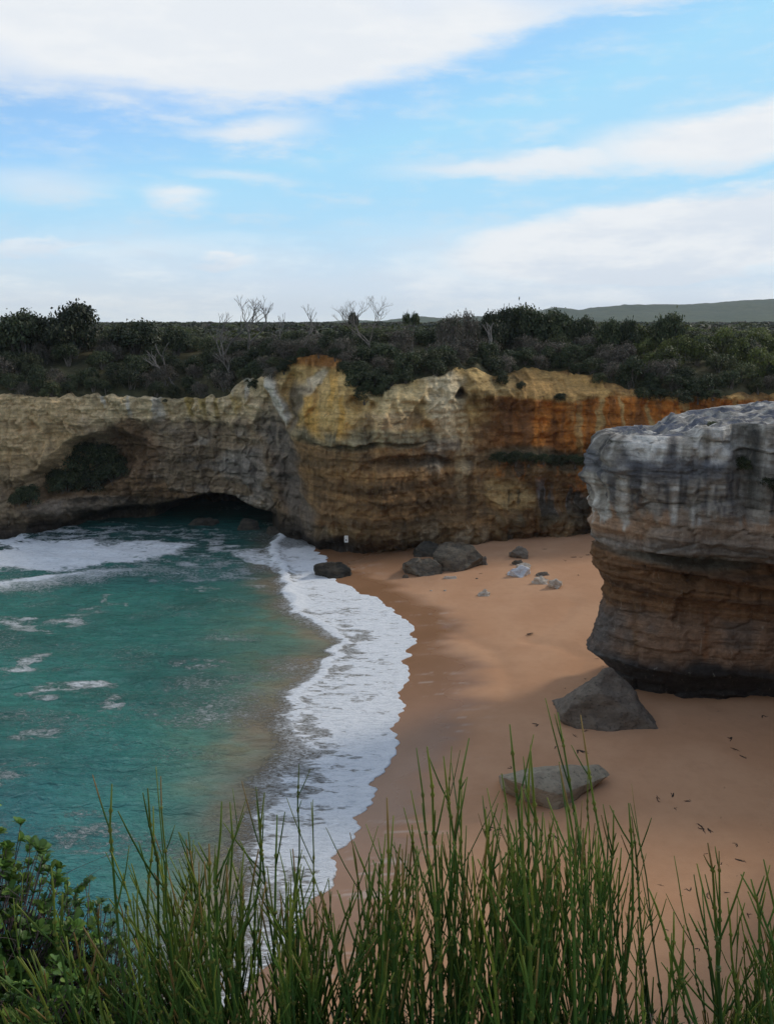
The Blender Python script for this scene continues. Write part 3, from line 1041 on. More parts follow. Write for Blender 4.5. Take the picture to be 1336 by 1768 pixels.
    for cx, cy, rx, ry, a, f in [(115, 1187, 62, 9, -0.10, 0.62), (20, 1070, 45, 9, 0.0, 0.6), (35, 1150, 42, 9, -0.3, 0.52), (130, 1070, 55, 9, -0.35, 0.50),
                                 (190, 1040, 28, 5, -0.4, 0.5), (200, 1225, 22, 18, 0.4, 0.50), (60, 1085, 40, 8, 0, 0.48), (360, 1230, 30, 14, -0.3, 0.40),
                                 (320, 960, 60, 12, 0.1, 0.52), (400, 945, 40, 12, 0.3, 0.6), (120, 922, 90, 6, 0, 0.55), (70, 1270, 50, 10, -0.2, 0.42),
                                 (150, 1440, 70, 30, 0.2, 0.36), (40, 1330, 60, 16, -0.2, 0.40), (310, 1000, 90, 8, 0.02, 0.45), (420, 1000, 60, 10, 0.1, 0.44), (350, 1150, 40, 14, 0, 0.36)]:
        ex = 22 * fbm(X * 0.35, Y * 0.5, 7, 3, 128); ey = 9 * fbm(X * 0.35, Y * 0.7, 2, 3, 129)
        drift = np.maximum(drift, 1.45 * f * ellipse(qx + ex, qy + ey, cx, cy, rx * 1.25, ry * 1.4, a, 0.95) * (0.55 + 0.6 * sst(hole, -0.4, 0.5)))
    calm = (1 - k) * 0.9
    P = np.stack([X, Y, Z], -1)
    o = link('sea_water', grid_mesh('sea_water', P, C, {'foam': foam, 'calm': calm, 'drift': drift}, flip=True), MAT['water'])
    tag(o, kind='structure')


build_water()

# ------------------------------------------------------------------ the headland on the right and the wall we stand on
HEAD_SIL = [(1060, 738), (1040, 748), (1034, 760), (1030, 790), (1029, 835), (1022, 870), (1017, 898), (1024, 908), (1026, 940), (1021, 958), (1030, 985), (1042, 1008), (1045, 1020), (1036, 1040),
            (1032, 1052), (1022, 1080), (1011, 1110), (1030, 1125), (1046, 1142), (1058, 1165), (1072, 1185), (1090, 1200)]
HTIP_Y = 65.0
hs = np.array([on_y(a, b, HTIP_Y) for a, b in HEAD_SIL])
HZ, HO = hs[::-1, 2], hs[::-1, 0]
HREF = 15.2


def head_prof(z):
    return HREF - np.interp(z, HZ, HO)        # outward positive


HPATH = np.array([(75, 84), (50, 80), (34, 75), (26, 72.0), (19.8, 69.3), (16.3, 67.0), (14.9, 64.8), (15.5, 62.3), (17.8, 60.4), (21, 59.0), (26, 58.3), (34, 57.8), (42, 57.0), (50, 55.0), (58, 51)])


def resample(P, n):
    for _ in range(3):
        Q = np.empty((len(P) * 2 - 2, 2))
        Q[0::2] = 0.75 * P[:-1] + 0.25 * P[1:]
        Q[1::2] = 0.25 * P[:-1] + 0.75 * P[1:]
        P = np.vstack([P[:1], Q, P[-1:]])
    s = np.concatenate([[0], np.cumsum(np.hypot(*np.diff(P, axis=0).T))])
    q = np.linspace(0, s[-1], n)
    return np.stack([np.interp(q, s, P[:, 0]), np.interp(q, s, P[:, 1])], 1), q


def head_top(x):
    """rim height from the photograph"""
    pts = [on_y(a, b, 60.0) for a, b in [(1033, 766), (1060, 758), (1110, 756), (1180, 758), (1200, 754), (1208, 740), (1260, 735), (1336, 728), (1420, 726)]]
    xs = [p[0] for p in pts] + [80]
    zs = [p[2] for p in pts] + [24.5]
    return np.interp(x, xs, zs)


def build_headland():
    B, s = resample(HPATH, 560)
    # finer where the camera looks
    t = np.gradient(B, axis=0); t /= np.linalg.norm(t, axis=1)[:, None]
    nrm = np.stack([t[:, 1], -t[:, 0]], 1) * 1.0
    if nrm[np.argmin(B[:, 0]), 0] > 0: nrm = -nrm
    nr = 230
    zt = head_top(B[:, 0])
    v = np.linspace(0, 1, nr)
    Z = -1.0 + v[:, None] * (zt[None, :] + 1.0)
    S = np.broadcast_to(s[None, :], Z.shape)
    zl = Z * (19.9 / zt[None, :]) if False else Z
    dip = 0.045 * (B[:, 0] - 15.2)[None, :]                       # beds dip a little to the right
    face = sst(B[:, 0], 16.5, 20.0)[None, :] * (B[:, 1] < 64)[None, :]
    off = head_prof(np.clip(zl + dip, HZ[0], 20.2)) * (1 - 0.25 * face)
    off = off + 0.35 * face * sst(Z, 12.3, 12.0) * -1.0
    # slanting second ledge on the near face
    led = 11.0 - 0.16 * (B[:, 0][None, :] - 18.0)
    off = off - face * 0.55 * (1 - sst(np.abs(Z - led + 0.5), 0.2, 0.7)) + face * 0.5 * (1 - sst(np.abs(Z - led - 0.3), 0.1, 0.5))
    zz = Z + dip + 0.25 * vn(S * 0.12, 0.3, 0, 131)
    bedk = 0.35 + 0.75 * sst(Z + dip, 6.8, 7.6) * (1 - sst(Z + dip, 11.9, 12.3))
    off = off + bedk * (0.12 * np.tanh(3 * vn(zz * 1.5, S * 0.02, 0, 132)) + 0.10 * np.tanh(3 * vn(zz * 3.7, S * 0.04, 0, 133)) + 0.05 * vn(zz * 9.0, S * 0.08, 0, 134))
    off = off - face * 1.45 * sst(Z + dip, 12.25, 12.05) * sst(Z + dip, 9.0, 11.5)
    off = off + 0.38 * fbm(S * 0.13, Z * 0.06, 0, 3, 135) + 0.18 * fbm(S * 0.5, Z * 0.5, 0, 4, 136) + 0.10 * fbm(S * 2.2, Z * 2.0, 0, 3, 137)
    hv, he = cells((S + 0.5 * fbm(S * 0.4, Z * 0.4, 0, 2, 171)) * 0.33, (Z + dip) * 0.55, 172)
    off = off + 0.22 * hv - 0.16 * (1 - sst(he, 0.0, 0.10))
    off = off + 0.9 * sst(Z, 15.2, 17.4) * (1 - face)
    up = sst(Z, 14.5, 16.5)
    off = off + up * (0.38 * ridge(S * 0.55, Z * 0.2, 0, 3, 138) - 0.12) + up * 0.25 * fbm(S * 1.2, Z * 1.0, 0, 3, 139)
    # the rim is rounded and broken
    r0 = (zt[None, :] - Z)
    off = off - 0.35 * np.exp(-r0 / 0.18) - 0.35 * sst(vn(S * 0.35, 2.0, 0, 140), 0.1, 0.5) * np.exp(-r0 / 1.2)
    # dark cleft to the right with a bush
    cx = on_y(1290, 800, 58.5)[0]
    off = off - 1.6 * np.exp(-((B[:, 0][None, :] - cx - 0.12 * (19 - Z)) / 0.9) ** 2) * face * sst(Z, 13.5, 16.0)
    X = B[:, 0][None, :] + nrm[:, 0][None, :] * off
    Y = B[:, 1][None, :] + nrm[:, 1][None, :] * off
    P = np.stack([X, Y, Z], -1)
    px, py = to_px(X, Y, Z)
    n1 = fbm(S * 0.3, Z * 0.3, 0, 4, 141); n2 = fbm(S * 2.1, Z * 0.30, 0, 5, 142, 0.62); n3 = fbm(S * 0.08, zz * 2.2, 0, 4, 143)
    h = Z + dip * 0.6 + 0.4 * n1
    C = np.empty(Z.shape + (3,)); C[:] = (0.185, 0.100, 0.050)
    C = mixc(C, (0.115, 0.068, 0.040), sst(n3, 0.0, 0.5))
    C = mixc(C, (0.13, 0.125, 0.10), ellipse(px, py, 1180, 960, 120, 22, 0.12) * 0.8)
    C = mixc(C, (0.265, 0.165, 0.105), (1 - sst(h, 7.4, 7.9)) * 0.9)
    C = mixc(C, (0.11, 0.09, 0.075), (1 - sst(h, 7.4, 7.9)) * sst(n1 - 0.25 * face, -0.2, 0.3) * 0.7)
    C = mixc(C, (0.17, 0.10, 0.055), (1 - sst(np.abs(px - 1096 - 3 * n2), 2, 6)) * (h < 8.5) * (h > 4.5) * 0.7)
    C = mixc(C, (0.22, 0.10, 0.045), (1 - sst(np.abs(px - 1216 - 4 * n2), 2, 8)) * (h < 8.2) * (h > 3.5) * 0.8)
    C = mixc(C, (0.048, 0.047, 0.047), (1 - sst(h + 0.5 * n1, 3.2, 4.4)) * 0.95)
    C = mixc(C, (0.11, 0.105, 0.10), (1 - sst(px, 1040, 1090)) * (1 - sst(h, 6.5, 7.5)) * 0.7)
    band = sst(h, 12.1, 12.3)
    C = mixc(C, (0.30, 0.225, 0.165), band)
    C = mixc(C, (0.33, 0.195, 0.11), band * sst(n1, 0.0, 0.4) * 0.7)
    C = mixc(C, (0.23, 0.215, 0.195), band * (1 - sst(h, 12.6, 13.6)) * 0.8)
    top = sst(h + 1.2 * n2, 14.6, 15.4)
    C = mixc(C, (0.285, 0.255, 0.215), top)
    C = mixc(C, (0.52, 0.485, 0.43), top * sst(n2, 0.30, 0.6) * 0.85)
    C = mixc(C, (0.085, 0.08, 0.08), top * sst(-n2, 0.05, 0.4) * 0.85)
    lich = sst(h, 17.2, 18.0) * (1 - sst(h, 19.0, 19.8))
    C = mixc(C, (0.11, 0.115, 0.13), lich * sst(n1, -0.3, 0.3) * 0.8)
    C = mixc(C, (0.55, 0.52, 0.47), sst(h + 0.8 * n1, 18.9, 19.7) * sst(vn(S * 0.7, Z * 0.5, 0, 144), -0.05, 0.4) * 0.9)
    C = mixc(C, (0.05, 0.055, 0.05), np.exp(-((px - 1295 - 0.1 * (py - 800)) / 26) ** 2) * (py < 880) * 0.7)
    C = np.clip(C * (1 + 0.25 * n1 + 0.15 * n3)[..., None], 0.012, 0.72)
    # top surface, drawn in to the spine
    rim = P[-1]
    spine = np.stack([np.maximum(rim[:, 0], 19.5), np.interp(np.maximum(rim[:, 0], 19.5), [19, 30, 50, 75], [65.0, 66.0, 67.0, 70.0])], 1)
    rows, cols = [P], [C]
    sil = np.array([on_y(a, b, 65.5) for a, b in [(1040, 756), (1075, 747), (1110, 745), (1195, 748), (1206, 734), (1260, 731), (1336, 724), (1420, 722)]])
    sz = np.interp(spine[:, 0], list(sil[:, 0]) + [80], list(sil[:, 2]) + [25.0])
    for f in np.linspace(0.03, 1.0, 34):
        q = rim.copy()
        q[:, :2] = rim[:, :2] + (spine - rim[:, :2]) * f
        n = fbm(q[:, 0] * 0.45, q[:, 1] * 0.45, 0, 4, 145)
        q[:, 2] = rim[:, 2] + (0.05 + 0.40 * n + 0.45 * (ridge(q[:, 0] * 0.8, q[:, 1] * 0.8, 0, 3, 147) - 0.4)) * sst(f, 0, 0.25) + (sz - rim[:, 2]) * f
        c = np.empty((len(q), 3)); c[:] = (0.30, 0.28, 0.25)
        m = fbm(q[:, 0] * 0.8, q[:, 1] * 1.6, 0, 4, 146)
        c = mixc(c, (0.52, 0.49, 0.44), sst(m, 0.18, 0.5))
        c = mixc(c, (0.10, 0.11, 0.14), sst(-m, 0.1, 0.4) * 0.9)
        rows.append(q[None]); cols.append(c[None])
    P = np.concatenate(rows, 0); C = np.concatenate(cols, 0)
    o = link('headland', grid_mesh('headland', P, C, flip=True), MAT['head'])
    tag(o, kind='structure')
    return P


HEADP = build_headland()

NPATH = np.array([(-110, -30), (-60, -16), (-25, -5.0), (-8, 1.6), (-3.0, 2.25), (0, 2.3), (3.0, 2.3), (8, 3.0), (15, 5.5), (22, 11), (26, 22), (29, 36), (34, 46), (48, 52)])  # unseen right arm is drawn in close to shade the sand


def near_ground(x, y):
    return 26.36 - 0.75 * sst(y, 1.25, 2.5) + 0.05 * fbm(np.asarray(x) * 1.2, np.asarray(y) * 1.2, 0, 3, 151)


def build_near():
    B, s = resample(NPATH, 420)
    t = np.gradient(B, axis=0); t /= np.linalg.norm(t, axis=1)[:, None]
    nrm = np.stack([-t[:, 1], t[:, 0]], 1)                        # towards the cove
    v = np.linspace(0, 1, 90)
    Z = -3 + v[:, None] * (25.8 + 3 + 0 * B[:, 0])[None, :]
    S = np.broadcast_to(s[None, :], Z.shape)
    off = (1 - v[:, None]) * 5.0 + sst(Z, 25.5, 15) * (1.2 * fbm(S * 0.1, Z * 0.1, 0, 4, 152) + 0.5 * np.tanh(3 * vn(Z * 0.9, S * 0.02, 0, 153)) + 0.3 * fbm(S * 0.8, Z * 0.8, 0, 3, 154))
    X = B[:, 0][None, :] + nrm[:, 0][None, :] * off
    Y = B[:, 1][None, :] + nrm[:, 1][None, :] * off
    n1 = fbm(S * 0.3, Z * 0.5, 0, 4, 155)
    C = np.empty(Z.shape + (3,)); C[:] = (0.26, 0.175, 0.10)
    C = mixc(C, (0.38, 0.30, 0.2), sst(n1, 0, 0.5))
    o = link('near_cliff', grid_mesh('near_cliff', np.stack([X, Y, Z], -1), C, flip=False), MAT['near'])
    tag(o, kind='structure')
    rim = np.stack([X[-1], Y[-1]], 1)
    rows = []
    for f in np.concatenate([np.linspace(0, 3, 40), np.geomspace(3.2, 60, 24)]):
        q = np.zeros((len(rim), 3))
        q[:, :2] = rim - nrm * f * (1 if f < 4 else 1)
        q[:, 2] = near_ground(q[:, 0], q[:, 1])
        if f == 0: q[:, 2] = np.maximum(q[:, 2], 25.8)
        rows.append(q[None])
    o = link('clifftop_ground', grid_mesh('clifftop_ground', np.concatenate(rows, 0), flip=False), MAT['near_soil'])
    tag(o, kind='structure')


build_near()
# ------------------------------------------------------------------ shrubs on the cliff tops
import bmesh
from mathutils import Vector, Euler


def crown_mesh(name, seed, n_cl, per, tone, flat=0.75, leaf=0.085, low=0.0, spread=0.085, lobes=8):
    """leaf clumps spread over a group of lobes inside a unit dome (radius 1, top at z = 1)"""
    rng = np.random.default_rng(seed)
    L = []
    for i in range(lobes):
        a = rng.uniform(0, 2 * math.pi); r = 0.62 * math.sqrt(rng.uniform(0, 1))
        rad = rng.uniform(0.26, 0.46)
        top = (1 - 0.75 * r * r) * rng.uniform(0.85, 1.0)
        zc = max(low + rad * flat * 0.5, top - rad * flat)
        if rng.uniform() < 0.35: zc = low + (zc - low) * rng.uniform(0.3, 0.8)
        L.append((r * math.cos(a), r * math.sin(a), zc, rad))
    L = np.array(L)
    idx = rng.choice(lobes, n_cl * 2, p=L[:, 3] ** 2 / np.sum(L[:, 3] ** 2))
    d = rng.normal(size=(n_cl * 2, 3)); d /= np.linalg.norm(d, axis=1)[:, None]
    d[:, 2] = np.where(d[:, 2] < -0.5, -d[:, 2], d[:, 2])
    c = L[idx, :3] + d * (L[idx, 3] * rng.uniform(0.72, 1.05, n_cl * 2))[:, None] * np.array([1, 1, flat])
    # drop clumps buried inside another lobe
    inside = np.zeros(len(c), bool)
    for q in range(lobes):
        rr = np.linalg.norm((c - L[q, :3]) / np.array([1, 1, flat]), axis=1) / L[q, 3]
        inside |= (rr < 0.62)
    keep = np.where(~inside)[0][:n_cl]
    c, d = c[keep], d[keep]
    n = len(c)
    cc = np.repeat(c, per, 0) + rng.normal(0, spread, (n * per, 3)) * np.array([1, 1, 0.7])
    nr = np.repeat(d, per, 0) * 0.8 + rng.normal(0, 0.6, (n * per, 3)) + np.array([0, 0, 0.3])
    sz = leaf * rng.uniform(0.7, 1.4, n * per)
    V, F = leaf_quads(cc, nr, sz, sz * 0.62, rng)
    t0, t1, t2 = [np.array(t) for t in tone]
    w = rng.uniform(0, 1, (n, 1))
    col = t0 + (t1 - t0) * w
    col = np.where(rng.uniform(0, 1, (n, 1)) < 0.22, t2, col)
    col = np.repeat(col, per, 0) * rng.uniform(0.75, 1.25, (n * per, 1))
    return raw_mesh(name, V, F, False, np.repeat(col, 4, 0)), L


def trunk_mesh(name, L, seed, thick=0.035, z0=-0.25, bare=0):
    rng = np.random.default_rng(seed)
    parts = []
    b = np.array([rng.uniform(-.1, .1), rng.uniform(-.1, .1), z0])
    for l in L:
        e = l[:3] + np.array([0, 0, l[3] * 0.3])
        s = b + rng.normal(0, 0.05, 3) * np.array([1, 1, 0])
        m = s + (e - s) * 0.45 + np.array([0, 0, 0.10]) + rng.normal(0, 0.05, 3)
        P = [s, s + (m - s) * 0.5 + rng.normal(0, 0.02, 3), m, m + (e - m) * 0.5 + rng.normal(0, 0.03, 3), e]
        parts.append(tube(P, [thick, thick * 0.8, thick * 0.6, thick * 0.4, thick * 0.15], 5, False))
        for q in range(3 + bare):
            t = rng.uniform(0.45, 0.95)
            a = m + (e - m) * t
            dd = rng.normal(0, 1, 3); dd[2] = abs(dd[2]) + 0.3
            dd /= np.linalg.norm(dd)
            ln = l[3] * rng.uniform(0.5, 1.0)
            parts.append(tube([a, a + dd * ln * 0.5 + rng.normal(0, .02, 3), a + dd * ln], [thick * 0.35, thick * 0.22, thick * 0.08], 4, False))
    V, F, _ = join(parts)
    return raw_mesh(name, V, F, True)


T_DARK = ((0.022, 0.033, 0.015), (0.042, 0.056, 0.023), (0.075, 0.082, 0.036))
T_MID = ((0.040, 0.052, 0.021), (0.072, 0.084, 0.032), (0.12, 0.12, 0.055))
T_GREY = ((0.085, 0.072, 0.055), (0.140, 0.118, 0.092), (0.046, 0.050, 0.028))
T_LIME = ((0.080, 0.100, 0.024), (0.135, 0.150, 0.038), (0.045, 0.055, 0.022))
KINDS = {}


def make_kind(k, tones, n, **kw):
    KINDS[k] = []
    for i in range(n):
        sd = 1000 + 31 * i + sum(map(ord, k))
        me, L = crown_mesh('crown', sd, kw.get('n_cl', 230), kw.get('per', 13), tones, kw.get('flat', 0.75), kw.get('leaf', 0.085), kw.get('low', 0.0), kw.get('spread', 0.085), kw.get('lobes', 9))
        me.materials.append(MAT['leaf'])
        tm = trunk_mesh('trunk', L, sd + 5, kw.get('thick', 0.03), -0.25, kw.get('bare', 0))
        tm.materials.append(MAT[kw.get('bark', 'bark')])
        KINDS[k].append((me, tm))


make_kind('dark', T_DARK, 6)
make_kind('mid', T_MID, 4)
make_kind('grey', T_GREY, 4, n_cl=170, per=11, leaf=0.075, bare=4, thick=0.026, bark='bark_pale')
make_kind('lime', T_LIME, 3)
make_kind('tree', T_DARK, 4, n_cl=420, low=0.22, lobes=12, thick=0.045, flat=0.8)
make_kind('tuft', T_DARK, 2, n_cl=130, low=0.74, lobes=5, thick=0.05, per=16, flat=0.26, spread=0.06)


def shrub(name, kind, i, loc, r, h, rot, label, cat, group=None):
    me, tm = KINDS[kind][i % len(KINDS[kind])]
    e = bpy.data.objects.new(name, None)
    COL.objects.link(e)
    e.location = loc
    e.rotation_euler = (0, 0, rot)
    e.scale = (r, r, h)
    c = link('crown', me, None, e)
    t = link('trunk', tm, None, e)
    tag(e, label, cat, group)
    return e


def face_point(px, py):
    Y = 110.0
    for k in range(8):
        x, _, z = on_y(px, py, Y)
        Y = float(cliff_face(np.array([x]), np.array([z]))[0][0])
    return x, Y, z


SKYLINE = np.array([(-200, 548), (0, 556), (60, 566), (90, 570), (160, 572), (400, 572), (590, 566), (615, 556), (680, 556), (750, 556), (770, 546), (850, 544), (950, 534), (1000, 545), (1060, 552), (1110, 556),
                    (1180, 560), (1336, 562), (1600, 562)])


def fit_height(x, y, zg, h, slack=0.0):
    """keep the top under the skyline of the photograph"""
    px, py = to_px(x, y, zg + h)
    lim = float(np.interp(px, SKYLINE[:, 0], SKYLINE[:, 1])) + slack
    if py < lim:
        zmax = on_y(float(px), lim, y)[2]
        h = max(0.6, zmax - zg)
    return h


ORD = ['first', 'second', 'third', 'fourth', 'fifth', 'sixth', 'seventh', 'eighth', 'ninth', 'tenth', 'eleventh', 'twelfth', 'thirteenth', 'fourteenth', 'fifteenth', 'sixteenth', 'seventeenth', 'eighteenth', 'nineteenth', 'twentieth', 'twenty-first', 'twenty-second']
ZONES = [(70, 'at the left picture edge'), (170, 'below the tallest domed tree'), (290, 'near the mushroom shaped tree'), (360, 'above the cave'), (450, 'near the tallest dead tree'),
         (515, 'left of the orange knob'), (590, 'behind the orange knob'), (680, 'under the bare fan tree'), (750, 'under the lone tufted tree'), (830, 'above the pale chute'),
         (930, 'under the skyline peak'), (1030, 'above the ochre slope'), (1110, 'under the flat topped pair'), (1210, 'near the tree against the hill'), (9999, 'at the right picture edge')]


def build_scrub_shrubs():
    bins = {}
    rng = np.random.default_rng(77)
    placed = []
    # skyline trees read from the photograph: px, top py, half width px, distance behind the rim, kind, label
    named = [
        (30, 534, 42, 13, 'tree', 'dark rounded tree cut by the left picture edge on the skyline'),
        (116, 522, 46, 14, 'tree', 'tallest dark domed tree on the skyline at far left'),
        (54, 543, 11, 16, 'tuft', 'tiny tufted tree between two dark domed trees at far left'),
        (236, 548, 40, 13, 'tree', 'dark mushroom shaped tree standing alone on the left skyline'),
        (303, 563, 22, 14, 'tree', 'low dark rounded tree right of the mushroom shaped tree'),
        (610, 536, 12, 12, 'tuft', 'small dark tufted tree left of the bare fan shaped tree'),
        (709, 536, 13, 14, 'tuft', 'lone dark tufted tree on the skyline right of the bare tree'),
        (775, 533, 22, 10, 'grey', 'grey brown open crowned shrub at left end of the central skyline clump'),
        (806, 533, 17, 11, 'grey', 'thin airy crowned shrub in the central skyline clump'),
        (846, 538, 24, 12, 'tree', 'leaning dark tree with pale slanting stems on the central skyline'),
        (880, 530, 26, 13, 'tree', 'dark rounded tree left of the central skyline peak'),
        (912, 521, 32, 13, 'tree', 'highest dark tree crown at the centre of the skyline clump'),
        (962, 532, 30, 13, 'tree', 'dark tree on the right slope of the central skyline clump'),
        (1052, 551, 22, 12, 'tree', 'left one of two flat topped dark trees below the hill'),
        (1086, 550, 17, 12, 'tree', 'right one of two flat topped dark trees below the hill'),
        (1155, 535, 24, 15, 'tree', 'lone flat crowned tree standing against the far hill on the right'),
        (1004, 545, 26, 13, 'tree', 'low dark tree at right end of the central skyline clump'),
    ]
    for i, (px, py, hw, back, kind, lab) in enumerate(named):
        Y = 118.0
        for k in range(6):
            x, _, zt = on_y(px, py, Y)
            Y = float(rim_y(x)) + 0.4 + back
        zg = float(plateau_z(x, back))
        r = 1.34 * hw / FPX * Y
        h = zt - zg
        if kind in ('tree', 'grey', 'tuft') and h < 0.9 * r: h = 0.9 * r
        shrub('cliff_top_tree', kind, i, (x, Y, zg), r, h, rng.uniform(0, 6.28), lab, 'tree')
        placed.append((x, Y, r * 0.8))
    # the close cover
    count = 0
    tries = 0
    target = 285
    bounds = (-60.0, 60.0)
    while count < target and tries < 9000:
        tries += 1
        back = rng.uniform(0.25, 1.0) ** 2 * 34 - 1.9
        if rng.uniform() < 0.28: back = rng.uniform(0.1, 2.0)
        x = rng.uniform(*bounds) * (1 + max(back, 0) / 110)
        Y = float(rim_y(x)) + 0.4 + back
        ppx = float(to_px(x, Y, 22.0)[0])
        r = rng.uniform(1.5, 2.5) + max(back, 0) * 0.03
        if back < 1.0: r *= 0.8
        if any((x - a) ** 2 + (Y - b) ** 2 < (0.50 * (r + c)) ** 2 for a, b, c in placed): continue
        if not (-60 < ppx < 1400): continue
        zg = float(plateau_z(x, max(back, 0.0))) - 0.15
        h = r * rng.uniform(1.1, 1.7)
        h = fit_height(x, Y, zg, h, rng.uniform(0, 14))
        # bare patches: orange soil knob, pale chute, ochre slope
        if 500 < ppx < 592 and back < 0.8: continue
        u = rng.uniform()
        if ppx > 1060 and back > 3:
            kind = 'lime' if u < 0.48 else ('mid' if u < 0.80 else ('dark' if u < 0.88 else 'grey'))
        elif 640 < ppx < 1060 and back > 4:
            kind = 'grey' if u < 0.48 else ('dark' if u < 0.82 else 'mid')
        elif back > 16:
            kind = 'mid' if u < 0.45 else ('lime' if u < 0.65 else ('grey' if u < 0.85 else 'dark'))
        else:
            kind = 'dark' if u < 0.48 else ('grey' if u < 0.86 else 'mid')
        zone = next(n for lim, n in ZONES if ppx < lim)
        tone = {'dark': 'dark green', 'mid': 'olive green', 'grey': 'twiggy grey', 'lime': 'yellow green'}[kind]
        where = 'rim' if back < 2 else ('front' if back < 9 else 'back')
        o = shrub('coastal_shrub', kind, int(rng.integers(0, 9)), (x, Y, zg), r, h, rng.uniform(0, 6.28), '-', 'shrub')
        bins.setdefault((tone, where, zone), []).append((ppx, o))
        placed.append((x, Y, r))
        count += 1
    for (tone, where, zone), lst in bins.items():
        lst.sort(key=lambda q: q[0])
        spot = {'rim': 'on the rim', 'front': 'in near scrub', 'back': 'in far scrub'}[where]
        for i, (_, o) in enumerate(lst):
            if len(lst) == 1: lab = 'the only %s shrub %s %s' % (tone, spot, zone)
            else: lab = '%s from left of %s shrubs %s %s' % (ORD[i], tone, spot, zone)
            tag(o, lab, group='%s shrubs %s' % (tone, spot))
    return placed


PLACED = build_scrub_shrubs()


def build_face_shrubs():
    rng = np.random.default_rng(31)
    spots = []
    # bushes in the notch of the left wall
    for px, py, r in [(118, 848, 2.7), (158, 846, 3.0), (196, 834, 2.8), (138, 824, 3.1), (178, 812, 3.3), (208, 812, 2.4), (161, 797, 2.9), (76, 856, 2.2), (54, 862, 1.6), (100, 836, 2.4), (146, 786, 2.2), (188, 790, 2.4)]:
        spots.append((px, py, r, 'dark', 'dark bush filling the notch in the left cliff wall', 'bushes in the notch of the left wall'))
    for px in range(858, 1036, 19):
        spots.append((px + rng.uniform(-5, 5), 800 + rng.uniform(-3, 5), rng.uniform(1.0, 1.5), 'dark', 'dark bush on the ledge across the orange cliff', 'bushes on the ledge of the orange cliff'))
    for px, py, r in [(632, 690, 1.8), (655, 680, 1.5), (612, 668, 1.6), (640, 665, 1.9), (672, 668, 1.4), (625, 645, 1.8), (700, 660, 1.5)]:
        spots.append((px, py, r, 'dark', 'dark bush spilling down the dip beside the orange knob', 'bushes spilling down the central dip'))
    for px, py, r in [(862, 662, 1.5), (858, 645, 1.6), (878, 640, 1.3)]:
        spots.append((px, py, r, 'dark', 'dark bush hanging on the ochre buttress below the skyline clump', 'bushes beside the ochre buttress'))
    for px, py, r in [(1110, 690, 1.6), (1140, 692, 1.8), (1175, 692, 1.9), (1205, 690, 1.6), (1230, 686, 1.3), (1120, 675, 1.8), (1160, 672, 2.0), (1195, 672, 1.8)]:
        spots.append((px, py, r, 'dark', 'dark bush on the rim of the orange cliff above the headland', 'bushes above the orange wall'))
    for px, py, r in [(468, 652, 1.5), (488, 640, 1.4), (505, 628, 1.3), (524, 616, 1.1), (552, 613, 1.2), (580, 618, 1.3), (596, 640, 1.5), (440, 668, 1.4)]:
        spots.append((px, py, r, 'grey' if px % 3 == 0 else 'dark', 'bush on the shoulders of the orange knob', 'bushes round the orange knob'))
    spots.append((898, 668, 0.8, 'mid', 'small olive bush low on the ochre slope', None))
    spots.append((968, 690, 1.0, 'dark', 'round dark bush at the foot of the ochre slope', None))
    spots.append((1035, 660, 1.2, 'mid', 'olive bush halfway up the ochre slope', None))
    seen = {}
    for s_ in spots: seen.setdefault(s_[4], []).append(s_[0])
    for i, (px, py, r, kind, lab, grp) in enumerate(spots):
        x, Y, z = face_point(px, py)
        if len(seen[lab]) > 1: lab = '%s from left, %s' % (ORD[sorted(seen[lab]).index(px)], lab)
        shrub('cliff_bush', kind, i, (x, Y + 0.1, z - 0.15), r, r * rng.uniform(0.95, 1.25), rng.uniform(0, 6.28), lab, 'bush', grp)
    # headland bush in the cleft
    for px, py, r, lab in [(1288, 765, 0.95, 'green bush at the top of the cleft in the headland'), (1302, 808, 0.8, 'dark bush halfway down the cleft in the headland'), (1326, 838, 0.9, 'lowest dark bush in the headland cleft at the right picture edge')]:
        x, Y, z = on_y(px, py, 59.0)
        d = (HEADP[:, :, 0] - x) ** 2 + (HEADP[:, :, 2] - z) ** 2 + 100 * (HEADP[:, :, 1] > 66)
        i = np.unravel_index(np.argmin(d), d.shape)
        p = HEADP[i]
        shrub('headland_bush', 'mid' if r > 0.92 else 'dark', i[1], (p[0], p[1] + 0.1, p[2] - 0.4), r, r * 1.3, rng.uniform(0, 6), lab, 'bush')


build_face_shrubs()


